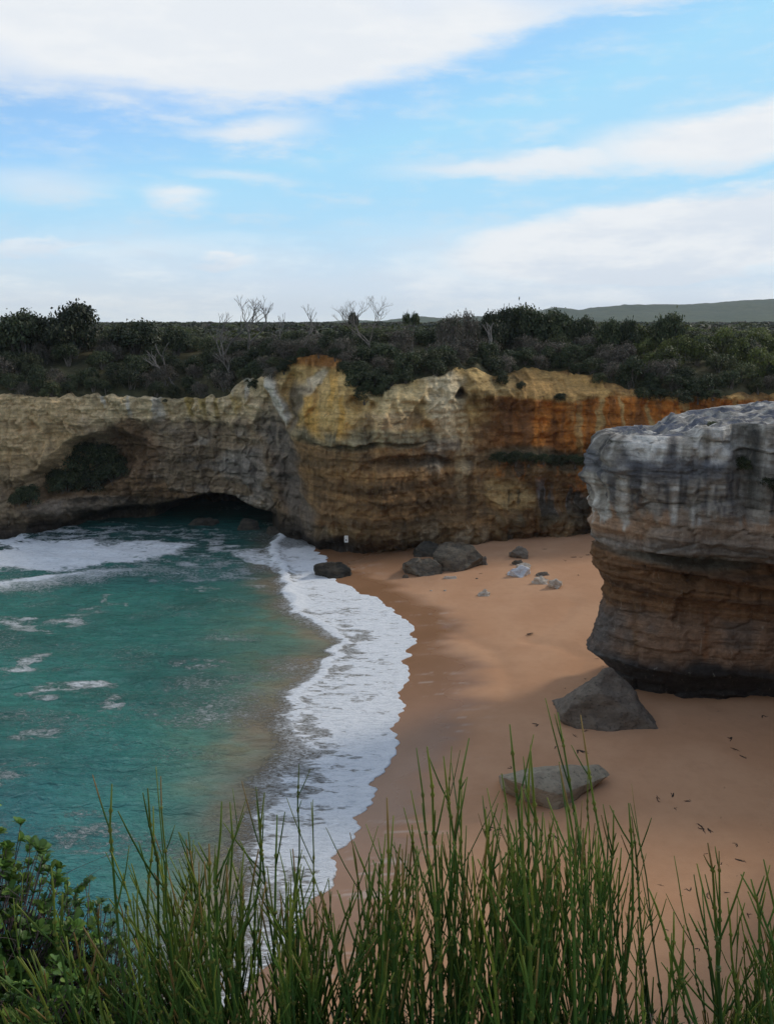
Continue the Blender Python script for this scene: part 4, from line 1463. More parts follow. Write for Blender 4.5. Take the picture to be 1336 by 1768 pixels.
def build_far_scrub():
    """the heath beyond the near shrubs, far too many bushes to count"""
    rng = np.random.default_rng(12)
    n = 3600
    t = np.exp(rng.uniform(math.log(26), math.log(1500), n))
    x0 = rng.uniform(-72, 72, n)
    m = 800                                            # beyond the picture's edges it starts at the rim
    t[:m] = rng.uniform(0.3, 1.0, m) ** 2 * 34
    x0[:m] = np.where(rng.uniform(0, 1, m) < 0.6, rng.uniform(-115, -54, m), rng.uniform(54, 88, m))
    x = x0 * (1 + t / 110.0)
    y = rim_y(x0) + 0.4 + t
    z = plateau_z(x, t)
    r = rng.uniform(1.0, 2.0, n) * (1 + t / 260.0)
    k = 34
    d = rng.normal(size=(n, k, 3)); d[:, :, 2] = np.abs(d[:, :, 2]) * 0.9 + 0.05
    d /= np.linalg.norm(d, axis=2)[:, :, None]
    hh = rng.uniform(0.45, 0.8, (n, 1, 1)) / (1 + t[:, None, None] / 500)
    C = np.stack([x, y, z], 1)[:, None, :] + d * r[:, None, None] * np.concatenate([np.ones((n, 1, 2)), hh], 2) * rng.uniform(0.85, 1.1, (n, k, 1))
    nr = (d + rng.normal(0, 0.35, (n, k, 3))).reshape(-1, 3)
    sz = (r[:, None] * rng.uniform(0.30, 0.55, (n, k))).ravel()
    V, F = leaf_quads(C.reshape(-1, 3), nr, sz, sz * 0.8, rng)
    pal = np.array([(0.032, 0.040, 0.018), (0.055, 0.062, 0.026), (0.10, 0.115, 0.032), (0.075, 0.062, 0.045), (0.08, 0.09, 0.03)])
    c = pal[rng.integers(0, 5, n)]
    col = np.repeat(np.repeat(c, k, 0) * rng.uniform(0.75, 1.25, (n * k, 1)), 4, 0)
    o = link('heath_scrub', raw_mesh('heath_scrub', V, F, False, col), MAT['leaf'])
    tag(o, 'low green and brown heath scrub covering the plateau behind the cliffs', 'scrub', kind='stuff')


build_far_scrub()


# ------------------------------------------------------------------ dead trees
def bare_tree(name, px, py_top, py_base, back, spread, seed, label, mat='bark_pale', lean=0.0, forks=3, thick=0.126, depth=5):
    thick *= 1.45
    rng = np.random.default_rng(seed)
    Y = 118.0
    for k in range(6):
        x, _, zt = on_y(px, py_top, Y)
        Y = float(rim_y(x)) + 0.4 + back
    zb = float(plateau_z(x, back)) - 0.2
    H = zt - zb
    e = bpy.data.objects.new(name, None); COL.objects.link(e); e.location = (x, Y, zb)
    trunk_parts, limbs = [], []

    def grow(p, d, ln, r, lev):
        n = 4
        P = [p]; dd = d.copy()
        for i in range(n):
            dd = dd + rng.normal(0, 0.14, 3) * np.array([1, 1, 0.5]) + np.array([0, 0, 0.05])
            dd /= np.linalg.norm(dd)
            P.append(P[-1] + dd * ln / n)
        R = np.linspace(r, r * 0.62, n + 1)
        if lev >= depth: R[-1] = r * 0.2
        if lev == 1: limbs.append([])
        (trunk_parts if lev == 0 else limbs[-1]).append(tube(P, R, 5 if lev < 2 else 4, lev >= depth))
        if lev >= depth: return
        m = forks if lev < 2 else 2 + (rng.uniform() < 0.35)
        for q in range(m):
            a = rng.uniform(0, 2 * math.pi) if lev else (q + rng.uniform(-.3, .3)) * 2 * math.pi / m
            side = np.array([math.cos(a), math.sin(a) * 0.7, 0])
            nd = dd + side * spread * rng.uniform(0.5, 1.1)
            nd /= np.linalg.norm(nd)
            st = P[-1] if q < 2 else P[-2]
            grow(st, nd, ln * rng.uniform(0.62, 0.85), r * 0.62, lev + 1)
    d0 = np.array([lean, 0, 1.0]); d0 /= np.linalg.norm(d0)
    grow(np.zeros(3), d0, H * 0.34, thick, 0)
    V, F, _ = join(trunk_parts)
    s = H / max(q[0][:, 2].max() for g in limbs for q in g)
    link('trunk', raw_mesh('trunk', V * s, F, True), MAT[mat], e)
    for g in limbs:
        V, F, _ = join(g[:1])
        lo = link('limb', raw_mesh('limb', V * s, F, True), MAT[mat], e)
        V, F, _ = join(g[1:])
        link('twigs', raw_mesh('twigs', V * s, F, True), MAT[mat], lo)
    tag(e, label, 'dead tree')


bare_tree('dead_tree', 425, 508, 580, 7, 0.75, 3, 'tallest bleached dead tree with several bare limbs on the left skyline', thick=0.17)
bare_tree('dead_tree', 386, 538, 600, 5, 0.55, 4, 'smaller dead tree left of the tallest bleached tree', thick=0.126, depth=4)
bare_tree('dead_tree', 482, 539, 580, 8, 0.35, 5, 'thin dead tree between the tallest dead tree and the orange soil knob', thick=0.098, depth=4, forks=2)
bare_tree('dead_tree', 527, 523, 575, 9, 0.36, 6, 'narrow upright dead tree above the orange soil knob', thick=0.112, depth=5, forks=2)
bare_tree('dead_tree', 640, 509, 560, 10, 0.85, 7, 'bare fan shaped tree with fine twigs on the central skyline', 'bark', thick=0.126, depth=6, forks=3)
bare_tree('dead_tree', 548, 549, 580, 9, 0.6, 8, 'small grey twiggy tree right of the narrow dead tree', thick=0.070, depth=4)
bare_tree('dead_tree', 300, 590, 610, 2.6, 0.6, 9, 'pale dead tree leaning in the scrub above the left cliff', thick=0.140, depth=3, lean=-0.6)
bare_tree('dead_tree', 395, 600, 640, 2.2, 0.35, 10, 'pale bare stems in front of the scrub below the dead trees', thick=0.098, depth=3)
bare_tree('dead_tree', 838, 556, 600, 6, 0.3, 11, 'pale slanting dead stem in the central skyline clump', thick=0.154, depth=3, lean=0.5, forks=2)


# ------------------------------------------------------------------ rocks
def hull_rock(name, pts, seed, mat, label, cat='rock', group=None, cuts=4, amp=0.06, freq=1.2, bed=0.0, sink=0.0):
    """rock from the convex hull of measured corners, roughened"""
    pts = np.array(pts, float)
    c = np.array([pts[:, 0].mean(), pts[:, 1].mean(), pts[:, 2].min()])
    bm = bmesh.new()
    for p in pts: bm.verts.new(p - c)
    r = bmesh.ops.convex_hull(bm, input=bm.verts)
    bmesh.ops.delete(bm, geom=list({g for g in r['geom_unused'] + r['geom_interior'] if isinstance(g, bmesh.types.BMVert)}), context='VERTS')
    bmesh.ops.triangulate(bm, faces=bm.faces)
    for k in range(cuts):
        long = max(e.calc_length() for e in bm.edges) * 0.5
        bmesh.ops.subdivide_edges(bm, edges=[e for e in bm.edges if e.calc_length() > long], cuts=1)
        bmesh.ops.triangulate(bm, faces=bm.faces)
    bmesh.ops.smooth_vert(bm, verts=bm.verts, factor=0.5, use_axis_x=True, use_axis_y=True, use_axis_z=True)
    bm.normal_update()
    V = np.array([v.co[:] for v in bm.verts]); Nn = np.array([v.normal[:] for v in bm.verts])
    sc = float(np.ptp(pts, axis=0).max())
    f = freq / sc * 4
    d = amp * sc * (fbm(V[:, 0] * f, V[:, 1] * f, V[:, 2] * f, 4, seed) + 0.8 * (ridge(V[:, 0] * f * 0.6, V[:, 1] * f * 0.6, V[:, 2] * f * 0.9, 3, seed + 9) - 0.5))
    d += bed * np.tanh(3 * vn(V[:, 2] * f * 1.6, 0.3 + V[:, 0] * 0.05, 0, seed + 3))
    V = V + Nn * d[:, None]
    V[:, 2] -= sink
    for v, q in zip(bm.verts, V): v.co = q
    me = bpy.data.meshes.new(name)
    bm.to_mesh(me); bm.free()
    me.polygons.foreach_set('use_smooth', np.ones(len(me.polygons), bool))
    me.set_sharp_from_angle(angle=math.radians(38))
    o = link(name, me, MAT[mat], None, tuple(c))
    tag(o, label, cat, group)
    return o


def gz(px, py):
    """where a pixel meets the sand"""
    z = 1.0
    for k in range(6):
        x, y, _ = on_z(px, py, z)
        z = float(sand_z(x, y))
    return np.array([x, y, z])


def rock_at(name, outline_base, tops, depth, seed, mat, label, sink=0.25, **kw):
    """outline_base: visible ground corners; tops: (px, py, metres behind the front corners)"""
    B = [gz(*b) for b in outline_base]
    pts = [b - np.array([0, 0, sink]) for b in B]
    pts += [b + np.array([0.0, depth, -sink]) for b in B]
    y0 = min(b[1] for b in B)
    for a, b, dy in tops:
        pts.append(np.array(on_y(a, b, y0 + dy)))
    return hull_rock(name, pts, seed, mat, label, **kw)


rock_at('boulder', [(968, 1246), (1000, 1258), (1062, 1262), (1140, 1260)], [(972, 1232, 0.9), (990, 1205, 1.3), (1010, 1186, 1.6), (1044, 1156, 2.0), (1056, 1152, 2.3), (1075, 1172, 2.6), (1103, 1222, 2.4), (1035, 1190, 0.9), (1130, 1250, 1.2)],
        3.6, 201, 'rock_grey', 'big pointed grey boulder on the sand at the foot of the headland', cat='boulder', amp=0.035, cuts=5)
rock_at('rock_slab', [(866, 1362), (880, 1370), (965, 1398)], [(866, 1342, 0.2), (964, 1372, 0.1), (985, 1366, 0.9), (1055, 1338, 3.0), (1035, 1318, 3.6), (930, 1322, 3.2), (880, 1336, 1.3)],
        2.2, 202, 'rock_slab', 'flat pale slab of rock lying in the sand behind the reeds', cat='rock', amp=0.018, cuts=5, sink=0.3)
rock_at('boulder', [(752, 985), (790, 988), (832, 974)], [(745, 955, 1.0), (757, 936, 1.6), (790, 932, 2.0), (815, 940, 2.0), (836, 960, 1.6), (768, 962, 0.5)],
        4.0, 203, 'rock_dark', 'largest smooth dark boulder at the foot of the far cliff', cat='boulder', amp=0.03, cuts=5)
rock_at('boulder', [(698, 990), (730, 996), (765, 992)], [(698, 972, 0.8), (712, 962, 1.2), (740, 962, 1.4), (762, 976, 1.0)],
        3.0, 204, 'rock_dark', 'low dark cracked boulder in front of the largest smooth boulder', cat='boulder', amp=0.05, cuts=5)
rock_at('boulder', [(715, 962), (760, 962)], [(715, 945, 1.0), (735, 932, 2.0), (755, 938, 2.0)], 3.0, 214, 'rock_wet', 'black boulder wedged between the largest boulder and the cliff', cat='boulder', amp=0.05)
rock_at('boulder', [(545, 992), (580, 1000), (606, 995)], [(545, 978, 0.6), (560, 970, 1.0), (590, 968, 1.6), (604, 982, 1.0)], 2.2, 205, 'rock_wet', 'black wet rock washed by foam at the far end of the beach', cat='boulder', amp=0.06, sink=0.5)
rock_at('rock', [(876, 993), (900, 998), (916, 990)], [(880, 984, 0.6), (900, 976, 1.0), (914, 980, 0.8)], 1.0, 206, 'rock_white', 'white bluish rock slab on the sand below the far cliff', amp=0.04, sink=0.1)
rock_at('rock', [(893, 983), (914, 986)], [(890, 974, 0.8), (905, 970, 1.0), (917, 976, 0.8)], 1.0, 207, 'rock_pale', 'pale rock touching the back of the white bluish slab', amp=0.04, sink=0.1)
rock_at('rock', [(918, 1008), (944, 1010)], [(922, 998, 0.6), (934, 993, 1.0), (946, 1000, 0.8)], 1.0, 208, 'rock_pale', 'pale flat rock left of the pointed pale rock on the sand', amp=0.05, sink=0.1)
rock_at('rock', [(946, 1014), (962, 1018), (971, 1010)], [(946, 1004, 0.5), (958, 1000, 0.8), (970, 1004, 0.6)], 0.9, 209, 'rock_pale', 'pale pointed rock, rightmost of the pale rocks on the far sand', amp=0.06, sink=0.1)
rock_at('rock', [(825, 1030), (845, 1030)], [(826, 1024, 0.4), (837, 1016, 0.6), (846, 1024, 0.5)], 0.8, 210, 'rock_pale', 'small pale rock alone on the open sand', amp=0.06, sink=0.1)
rock_at('rock', [(880, 962), (912, 966)], [(882, 952, 0.8), (896, 942, 1.2), (912, 952, 1.0)], 1.6, 211, 'rock_grey', 'grey rock lying against the foot of the far cliff', amp=0.06, sink=0.1)
rock_at('rock', [(884, 975), (905, 976)], [(886, 968, 0.4), (900, 966, 0.5)], 0.8, 212, 'rock_dark', 'small dark flat rock behind the white rock slab', amp=0.06, sink=0.1)
rock_at('rock', [(925, 996), (950, 994)], [(928, 988, 0.5), (944, 987, 0.6)], 0.8, 213, 'rock_grey', 'small grey rock behind the pale flat rock', amp=0.06, sink=0.1)
rock_at('rock', [(822, 972), (842, 976)], [(822, 962, 0.5), (838, 960, 0.6)], 0.9, 215, 'rock_grey', 'grey rock leaning on the right end of the largest boulder', amp=0.06, sink=0.1)
rock_at('rock', [(765, 1000), (790, 1000)], [(768, 995, 0.3), (786, 994, 0.4)], 0.7, 216, 'rock_pale', 'small pale flat rock in front of the dark boulders', amp=0.05, sink=0.1)
for i, (px, py, s) in enumerate([(744, 1021, 2.4), (768, 1021, 3.0), (823, 1000, 2.6), (700, 998, 6)]):
    rock_at('pebble', [(px - s, py), (px + s, py)], [(px - s * 0.7, py - s, 0.15), (px + s * 0.6, py - s * 1.2, 0.2)], 0.4, 230 + i, 'rock_pale' if i < 2 else 'rock_dark',
            ['tiny pale stone, left of two on the wet sand', 'tiny pale stone, right of two on the wet sand', 'tiny dark stone below the largest boulder', 'small dark stone at the near side of the cracked boulder'][i], cat='stone', cuts=2, sink=0.05)
# sea rocks under the left wall
for i, (px, py, w, h, lab) in enumerate([(15, 918, 30, 34, 'dark sea rock at the left picture edge under the cliff'), (52, 914, 18, 22, 'small dark sea rock beside the one at the left edge'), (425, 918, 28, 16, 'black rock at the right side of the cave mouth'),
                                         (475, 926, 24, 14, 'black rock at the waterline right of the cave mouth'), (345, 908, 40, 10, 'black flat rock inside the cave mouth')]):
    X, Yq, _ = on_z(px, py, 0.0)
    k = Yq / FPX
    P = []
    rr = np.random.default_rng(300 + i)
    for a in np.linspace(0, 6.28, 9)[:-1]:
        P.append((X + w * k * math.cos(a) * rr.uniform(.8, 1.1), Yq + 1.6 + 1.8 * math.sin(a), -0.8))
        P.append((X + w * k * 0.7 * math.cos(a) * rr.uniform(.6, 1.1), Yq + 1.6 + 1.2 * math.sin(a), h * k * rr.uniform(0.5, 1.0)))
    hull_rock('sea_rock', P, 310 + i, 'rock_wet', lab, 'rock', amp=0.05)

# ------------------------------------------------------------------ the warning sign on the cliff foot
def build_sign():
    x, Y, z = face_point(598, 930)
    gx, gzz = np.meshgrid(np.linspace(x - 0.7, x + 0.7, 9), np.linspace(z - 0.7, z + 0.7, 9))
    Y = float(cliff_face(gx, gzz)[0].min()) - 0.05
    x, _, z = on_y(598, 930, Y)
    w, h = 7 / FPX * Y, 12.5 / FPX * Y
    e = bpy.data.objects.new('warning_sign', None); COL.objects.link(e)
    e.location = (x, Y - 0.22, z - h / 2)
    e.rotation_euler = (0, 0, 0)

    def plate(name, pts, y0, y1, mat, parent):
        pts = np.array(pts, float); n = len(pts)
        V = np.vstack([np.c_[pts[:, 0], np.full(n, y0), pts[:, 1]], np.c_[pts[:, 0], np.full(n, y1), pts[:, 1]]])
        me = bpy.data.meshes.new(name)
        me.from_pydata(V.tolist(), [], [list(range(n)), list(range(2 * n - 1, n - 1, -1))] + [[i, i + n, (i + 1) % n + n, (i + 1) % n] for i in range(n)])
        me.update()
        return link(name, me, MAT[mat], parent)
    c = 0.05
    plate('panel', [(-w / 2 + c, 0), (w / 2 - c, 0), (w / 2, c), (w / 2, h - c), (w / 2 - c, h), (-w / 2 + c, h), (-w / 2, h - c), (-w / 2, c)], 0.0, 0.03, 'sign_white', e)
    r = 1.35 / FPX * Y
    plate('dark_emblem', [(-0.02 + r * math.cos(a), h * 0.36 + r * 1.05 * math.sin(a)) for a in np.linspace(0, 2 * math.pi, 17)[:-1]], -0.006, -0.001, 'sign_black', e)
    for s in (-1, 1):
        V, F = tube([(s * w * 0.3, 0.03, h * 0.5), (s * w * 0.3, 0.3, h * 0.5), (s * w * 0.3, 0.9, h * 0.5)], [0.03, 0.03, 0.03], 6)
        link('bracket', raw_mesh('bracket', V, F), MAT['metal'], e)
    tag(e, 'small white sign with a dark spot fixed to the cliff foot', 'sign')


build_sign()


# ------------------------------------------------------------------ seaweed and drift on the sand
def build_weed():
    rng = np.random.default_rng(8)
    L = [(915, 1094, 9), (1030, 1137, 5), (925, 1252, 12), (975, 1225, 5), (992, 1270, 9), (1010, 1262, 7), (1005, 1298, 14), (960, 1290, 8), (880, 1326, 8), (845, 1430, 14), (862, 1440, 9), (860, 1432, 10), (958, 1445, 8), (943, 1453, 4),
         (1318, 1237, 9), (1260, 1275, 10), (1268, 1294, 10), (1283, 1307, 9), (1225, 1243, 5), (1240, 1228, 4), (1180, 1250, 4), (1148, 1296, 4), (1135, 1379, 14), (1160, 1372, 9), (1187, 1383, 8), (1166, 1396, 6), (1182, 1411, 5),
         (1245, 1412, 6), (1210, 1430, 16), (1225, 1434, 8), (1271, 1459, 8), (1313, 1424, 4), (1222, 1475, 7), (1245, 1492, 10), (1256, 1494, 6), (1280, 1486, 11), (1271, 1511, 6), (1329, 1457, 6), (1188, 1536, 10), (1175, 1547, 7),
         (1222, 1546, 11), (1254, 1541, 6), (1193, 1570, 4), (1292, 1580, 9), (1291, 1555, 4), (1280, 1540, 5), (1140, 1528, 6), (1150, 1605, 5), (975, 1188, 5), (1040, 1150, 4), (1010, 1172, 4), (840, 1395, 6), (780, 1490, 6), (856, 1478, 6),
         (990, 962, 7), (975, 968, 6), (1002, 962, 5), (1015, 958, 8), (940, 948, 6), (998, 993, 5), (830, 990, 4), (1060, 1290, 4), (1105, 1330, 4), (1310, 1330, 6), (1250, 1360, 4), (640, 1700, 6), (628, 1668, 7), (930, 1500, 5), (1205, 1640, 9)]
    ms = []
    for v in range(6):
        parts = []
        for k in range(int(rng.integers(2, 5))):
            a = rng.uniform(-0.5, 0.5) + (rng.uniform(0, 6.28) if k > 1 else 0)
            p = np.array([rng.uniform(-.2, .2), rng.uniform(-.15, .15), 0.05]); P = [p]
            for q in range(4):
                a += rng.normal(0, 0.5)
                p = p + np.array([math.cos(a), math.sin(a), 0]) * rng.uniform(0.25, 0.45)
                p[2] = rng.uniform(0.02, 0.22)
                P.append(p)
            parts.append(tube(P, np.array([0.10, 0.16, 0.14, 0.10, 0.04]) * rng.uniform(0.6, 1.1), 5))
        V, F, _ = join(parts)
        V[:, 0] -= V[:, 0].mean(); V[:, 1] -= V[:, 1].mean()
        V[:, :2] /= np.abs(V[:, :2]).max()
        V[:, 2] *= 0.5
        me = raw_mesh('seaweed_scrap', V, F)
        me.materials.append(MAT['weed'])
        ms.append(me)
    for i, (px, py, s) in enumerate(L):
        p = gz(px, py)
        o = bpy.data.objects.new('seaweed_scrap', ms[i % 6]); COL.objects.link(o)
        o.location = (p[0], p[1], p[2] - 0.01)
        k = 0.95 * s / FPX * math.hypot(p[1], EYE)
        o.scale = (k, k * rng.uniform(0.6, 1.3), k * 0.8)
        o.rotation_euler = (0, 0, rng.uniform(0, 6.28))
        far = py < 1200
        if far:
            tag(o, 'dark dried seaweed scrap on the far sand beside the headland', 'seaweed', 'seaweed scraps on the far sand')
        elif px < 1080:
            tag(o, 'dark dried seaweed scrap on the sand near the pale slab', 'seaweed', 'seaweed scraps near the slab')
        else:
            tag(o, 'dark dried seaweed scrap on the shaded sand at right', 'seaweed', 'seaweed scraps on the shaded sand')


build_weed()
# ------------------------------------------------------------------ plants at our feet
def ground_at(x, y):
    return float(near_ground(np.array(x), np.array(y)))


def stem_mesh(base, tip, rng, r0=0.0040, r1=0.0021, shoots=None, bow=None, split=False):
    """one jointed leafless stem with side shoots; coordinates relative to base"""
    T = np.asarray(tip, float) - np.asarray(base, float)
    H = np.linalg.norm(T)
    n = 9
    t = np.linspace(0, 1, n)
    side = rng.normal(0, 1, 3); side -= T * (side @ T) / (T @ T); side /= np.linalg.norm(side)
    b = bow if bow is not None else rng.normal(0, 0.035) * H
    P = t[:, None] * T + (np.sin(t * math.pi * 0.9)[:, None] * side * b) + np.array([0, 0, 1])[None] * (0.06 * H * np.sin(t * math.pi))[:, None]
    P += rng.normal(0, 0.0035, (n, 3)) * np.minimum(t * 3, 1)[:, None] * (t < 0.99)[:, None]

    def at(u):
        return np.array([np.interp(u, t, P[:, k]) for k in range(3)])
    dark = np.array((0.020, 0.055, 0.018)); mid = np.array((0.052, 0.105, 0.018)); yel = np.array((0.165, 0.185, 0.025)); red = np.array((0.24, 0.12, 0.05))
    dark = dark * rng.uniform(0.8, 1.3); mid = mid * rng.uniform(0.8, 1.25)
    parts = []

    def add(pts, rad, w0, w1, redtip=False, joint=None):
        V, F = tube(pts, rad, 5)
        w = np.linspace(w0, w1, len(pts))
        c = np.where(w[:, None] < 0.6, dark + (mid - dark) * (w[:, None] / 0.6), mid + (yel - mid) * np.clip((w[:, None] - 0.6) / 0.4, 0, 1.2))
        if joint is not None: c = c + (np.array((0.16, 0.13, 0.035)) - c) * (0.6 * joint)[:, None]
        if redtip: c[-2:] = c[-2:] * 0.3 + red * 0.7
        c = np.repeat(c, 5, 0)
        c = np.vstack([c, c[-1:]])
        c = c * rng.uniform(0.88, 1.12, (len(c), 1))
        parts.append((V, F, c))
    # main stem with swollen joints
    us, rs = [], []
    joints = np.sort(rng.uniform(0.15, 0.93, max(3, int(H / 0.10))))
    base_u = np.linspace(0, 1, 12)
    for u in base_u: us.append(u); rs.append(r0 + (r1 - r0) * u)
    for j in joints:
        for du, k in ((-0.008, 1.0), (0.0, 2.1), (0.010, 1.0)):
            us.append(j + du); rs.append((r0 + (r1 - r0) * j) * k)
    o = np.argsort(us); us = np.array(us)[o]; rs = np.array(rs)[o]
    jt = (rs > (r0 + (r1 - r0) * us) * 1.3).astype(float)
    rs[-1] *= 0.7
    add([at(u) for u in us], rs, 0.0, rng.uniform(0.75, 1.0), rng.uniform() < 0.25, jt)
    dirT = T / H
    ns = shoots if shoots is not None else int(rng.integers(3, 8))
    for k in range(ns):
        u = rng.choice(joints) if rng.uniform() < 0.8 else rng.uniform(0.3, 0.9)
        ln = min(H * rng.uniform(0.06, 0.30) * (1.15 - u * 0.5), H * (0.97 - u) * 1.05 + 0.012)
        if rng.uniform() < 0.25: ln = rng.uniform(0.012, 0.03)
        a = rng.normal(0, 1, 3); a -= dirT * (a @ dirT); a /= np.linalg.norm(a)
        ang = rng.uniform(0.18, 0.5)
        d = dirT * math.cos(ang) + a * math.sin(ang)
        p0 = at(u)
        up = np.array([0, 0, 1.0])
        q1 = p0 + d * ln * 0.4; q2 = p0 + d * ln * 0.72 + up * ln * 0.04; q3 = p0 + d * ln + up * ln * 0.10
        rr = (r0 + (r1 - r0) * u) * 0.72
        add([p0, q1, q2, q3], [rr, rr, rr * 0.9, rr * 0.6], 0.35, rng.uniform(0.7, 1.05), rng.uniform() < 0.15)
    if split: return [raw_mesh('stem' if i == 0 else 'shoot', q[0], q[1], True, q[2]) for i, q in enumerate(parts)]
    V, F, C = join(parts)
    return [raw_mesh('stem', V, F, True, C)]


def build_reeds():
    rng = np.random.default_rng(2024)
    # clump centres (px at the bottom of the picture) and what sets each apart
    clumps = [(60, 'sprawling leafless green stems leaning left over the leafy bush'),
              (250, 'clump of jointed green stems beside the twiggy purple bush'),
              (390, 'tall jointed green stems in front of the sandy shallows'),
              (520, 'jointed green stems in front of the near end of the foam'),
              (640, 'sparser jointed green stems over the wet sand edge'),
              (760, 'dense jointed green stems with the reddish brown tip'),
              (880, 'dense jointed green stems in front of the slab'),
              (1000, 'tallest jointed green stems, two of them crossing the pointed boulder'),
              (1110, 'jointed green stems arching right beside the slab'),
              (1230, 'thin jointed green stems standing apart on the right'),
              (1330, 'jointed green stems at the right picture edge')]
    roots = []
    for i, (px, lab) in enumerate(clumps):
        Y = 1.78 + 0.10 * math.sin(i * 2.3)
        x = (px - 668) / FPX * 2.30
        e = bpy.data.objects.new('jointed_reed_bush', None); COL.objects.link(e)
        e.location = (x, Y, ground_at(x, Y))
        tag(e, lab, 'reed bush', 'jointed leafless reed bushes in the foreground')
        roots.append(e)
    tips = [(515, 1322, 505), (283, 1340, 330), (199, 1353, 300), (247, 1368, 300), (267, 1388, 310), (385, 1384, 380), (393, 1384, 395), (437, 1383, 400), (446, 1384, 520), (545, 1380, 590), (325, 1438, 370), (345, 1460, 360),
            (174, 1468, 240), (318, 1450, 330), (665, 1378, 660), (716, 1288, 760), (735, 1300, 755), (757, 1310, 760), (779, 1290, 765), (818, 1276, 800), (875, 1253, 900), (916, 1288, 900), (925, 1305, 960), (958, 1228, 1010), (1005, 1234, 1070),
            (1014, 1325, 1000), (962, 1315, 1030), (1085, 1388, 1150), (1077, 1387, 1040), (1090, 1410, 1100), (1222, 1455, 1230), (1240, 1466, 1180), (1163, 1475, 1190), (1312, 1480, 1336), (1262, 1510, 1290), (1296, 1520, 1310), (868, 1335, 920), (900, 1350, 930), (838, 1400, 850),
            (700, 1450, 690), (712, 1436, 720), (600, 1440, 640), (640, 1475, 650), (668, 1440, 690), (795, 1350, 800), (958, 1480, 970), (1197, 1510, 1215), (1060, 1400, 1050), (980, 1390, 1000), (943, 1400, 960), (1255, 1545, 1240), (95, 1570, 190), (25, 1548, 150), (60, 1640, 180), (48, 1655, 160), (98, 1495, 200), (480, 1405, 460), (455, 1370, 450), (365, 1480, 400)]
    env = np.array([(0, 1630), (120, 1590), (180, 1540), (250, 1450), (330, 1450), (420, 1430), (520, 1450), (570, 1560), (620, 1500), (680, 1440), (740, 1390), (820, 1390), (900, 1400), (1000, 1390), (1070, 1420), (1130, 1500), (1200, 1560), (1270, 1570), (1336, 1540), (1400, 1540)])
    n_named = len(tips)
    for k in range(620):
        px = rng.uniform(-20, 1380)
        if 540 < px < 640 and rng.uniform() < 0.5: continue
        if 1120 < px < 1270 and rng.uniform() < 0.6: continue
        if px < 180 and rng.uniform() < 0.55: continue
        py = np.interp(px, env[:, 0], env[:, 1]) + abs(rng.normal(0, 115)) + 15 + (rng.uniform(60, 200) if k > 430 else 0)
        lean = rng.normal(-25, 60) if px > 560 else rng.normal(25, 45)
        if px < 330: lean = rng.uniform(50, 190)
        tips.append((px, min(py, 1745), px + lean))
    for k, (px, py, bpx) in enumerate(tips):
        Yb = rng.uniform(1.58, 2.12)
        cpx = min((c[0] for c in clumps), key=lambda q: abs(q - bpx))
        bpx = cpx + (bpx - cpx) * 0.55
        xb = (bpx - 668) / FPX * 2.28 * (Yb / 1.8)
        zb = ground_at(xb, Yb) - 0.01
        Yt = Yb + rng.uniform(-0.16, 0.10)
        tip = on_y(px, py, Yt)
        i = int(np.argmin([abs(c[0] - bpx) for c in clumps]))
        e = roots[i]
        fine = rng.uniform() < 0.25
        mm = stem_mesh((xb, Yb, zb), tip, rng, 0.0030 if fine else 0.0046, 0.0014 if fine else 0.0021, split=k < n_named)
        for q in mm: q.materials.append(MAT['stem'])
        o = link('stem', mm[0], None, e)
        for q in mm[1:]: link('shoot', q, None, o)
        o.location = (xb - e.location[0], Yb - e.location[1], zb - e.location[2])


build_reeds()


def leaf_mesh(rng, L=1.0, w=0.46, tone=(0.06, 0.11, 0.02)):
    """obovate leaf, folded along the midrib, lying along +Y from its stalk"""
    u = np.array([0, 0.18, 0.45, 0.72, 0.92, 1.0])
    ww = np.array([0.06, 0.30, 0.80, 1.0, 0.80, 0.36]) * w / 2
    bend = -0.12 * L * u ** 2
    V, F, C = [], [], []
    for i in range(6):
        for s in (-1, 0, 1):
            V.append((s * ww[i], u[i] * L, bend[i] + 0.22 * abs(s) * ww[i]))
            C.append(np.array(tone) * (1.35 if s == 0 else 1.0) * (1 + 0.25 * u[i]))
    for i in range(5):
        for s in (0, 1):
            a = i * 3 + s
            F.append((a, a + 1, a + 4, a + 3))
    return np.array(V), np.array(F), np.array(C)


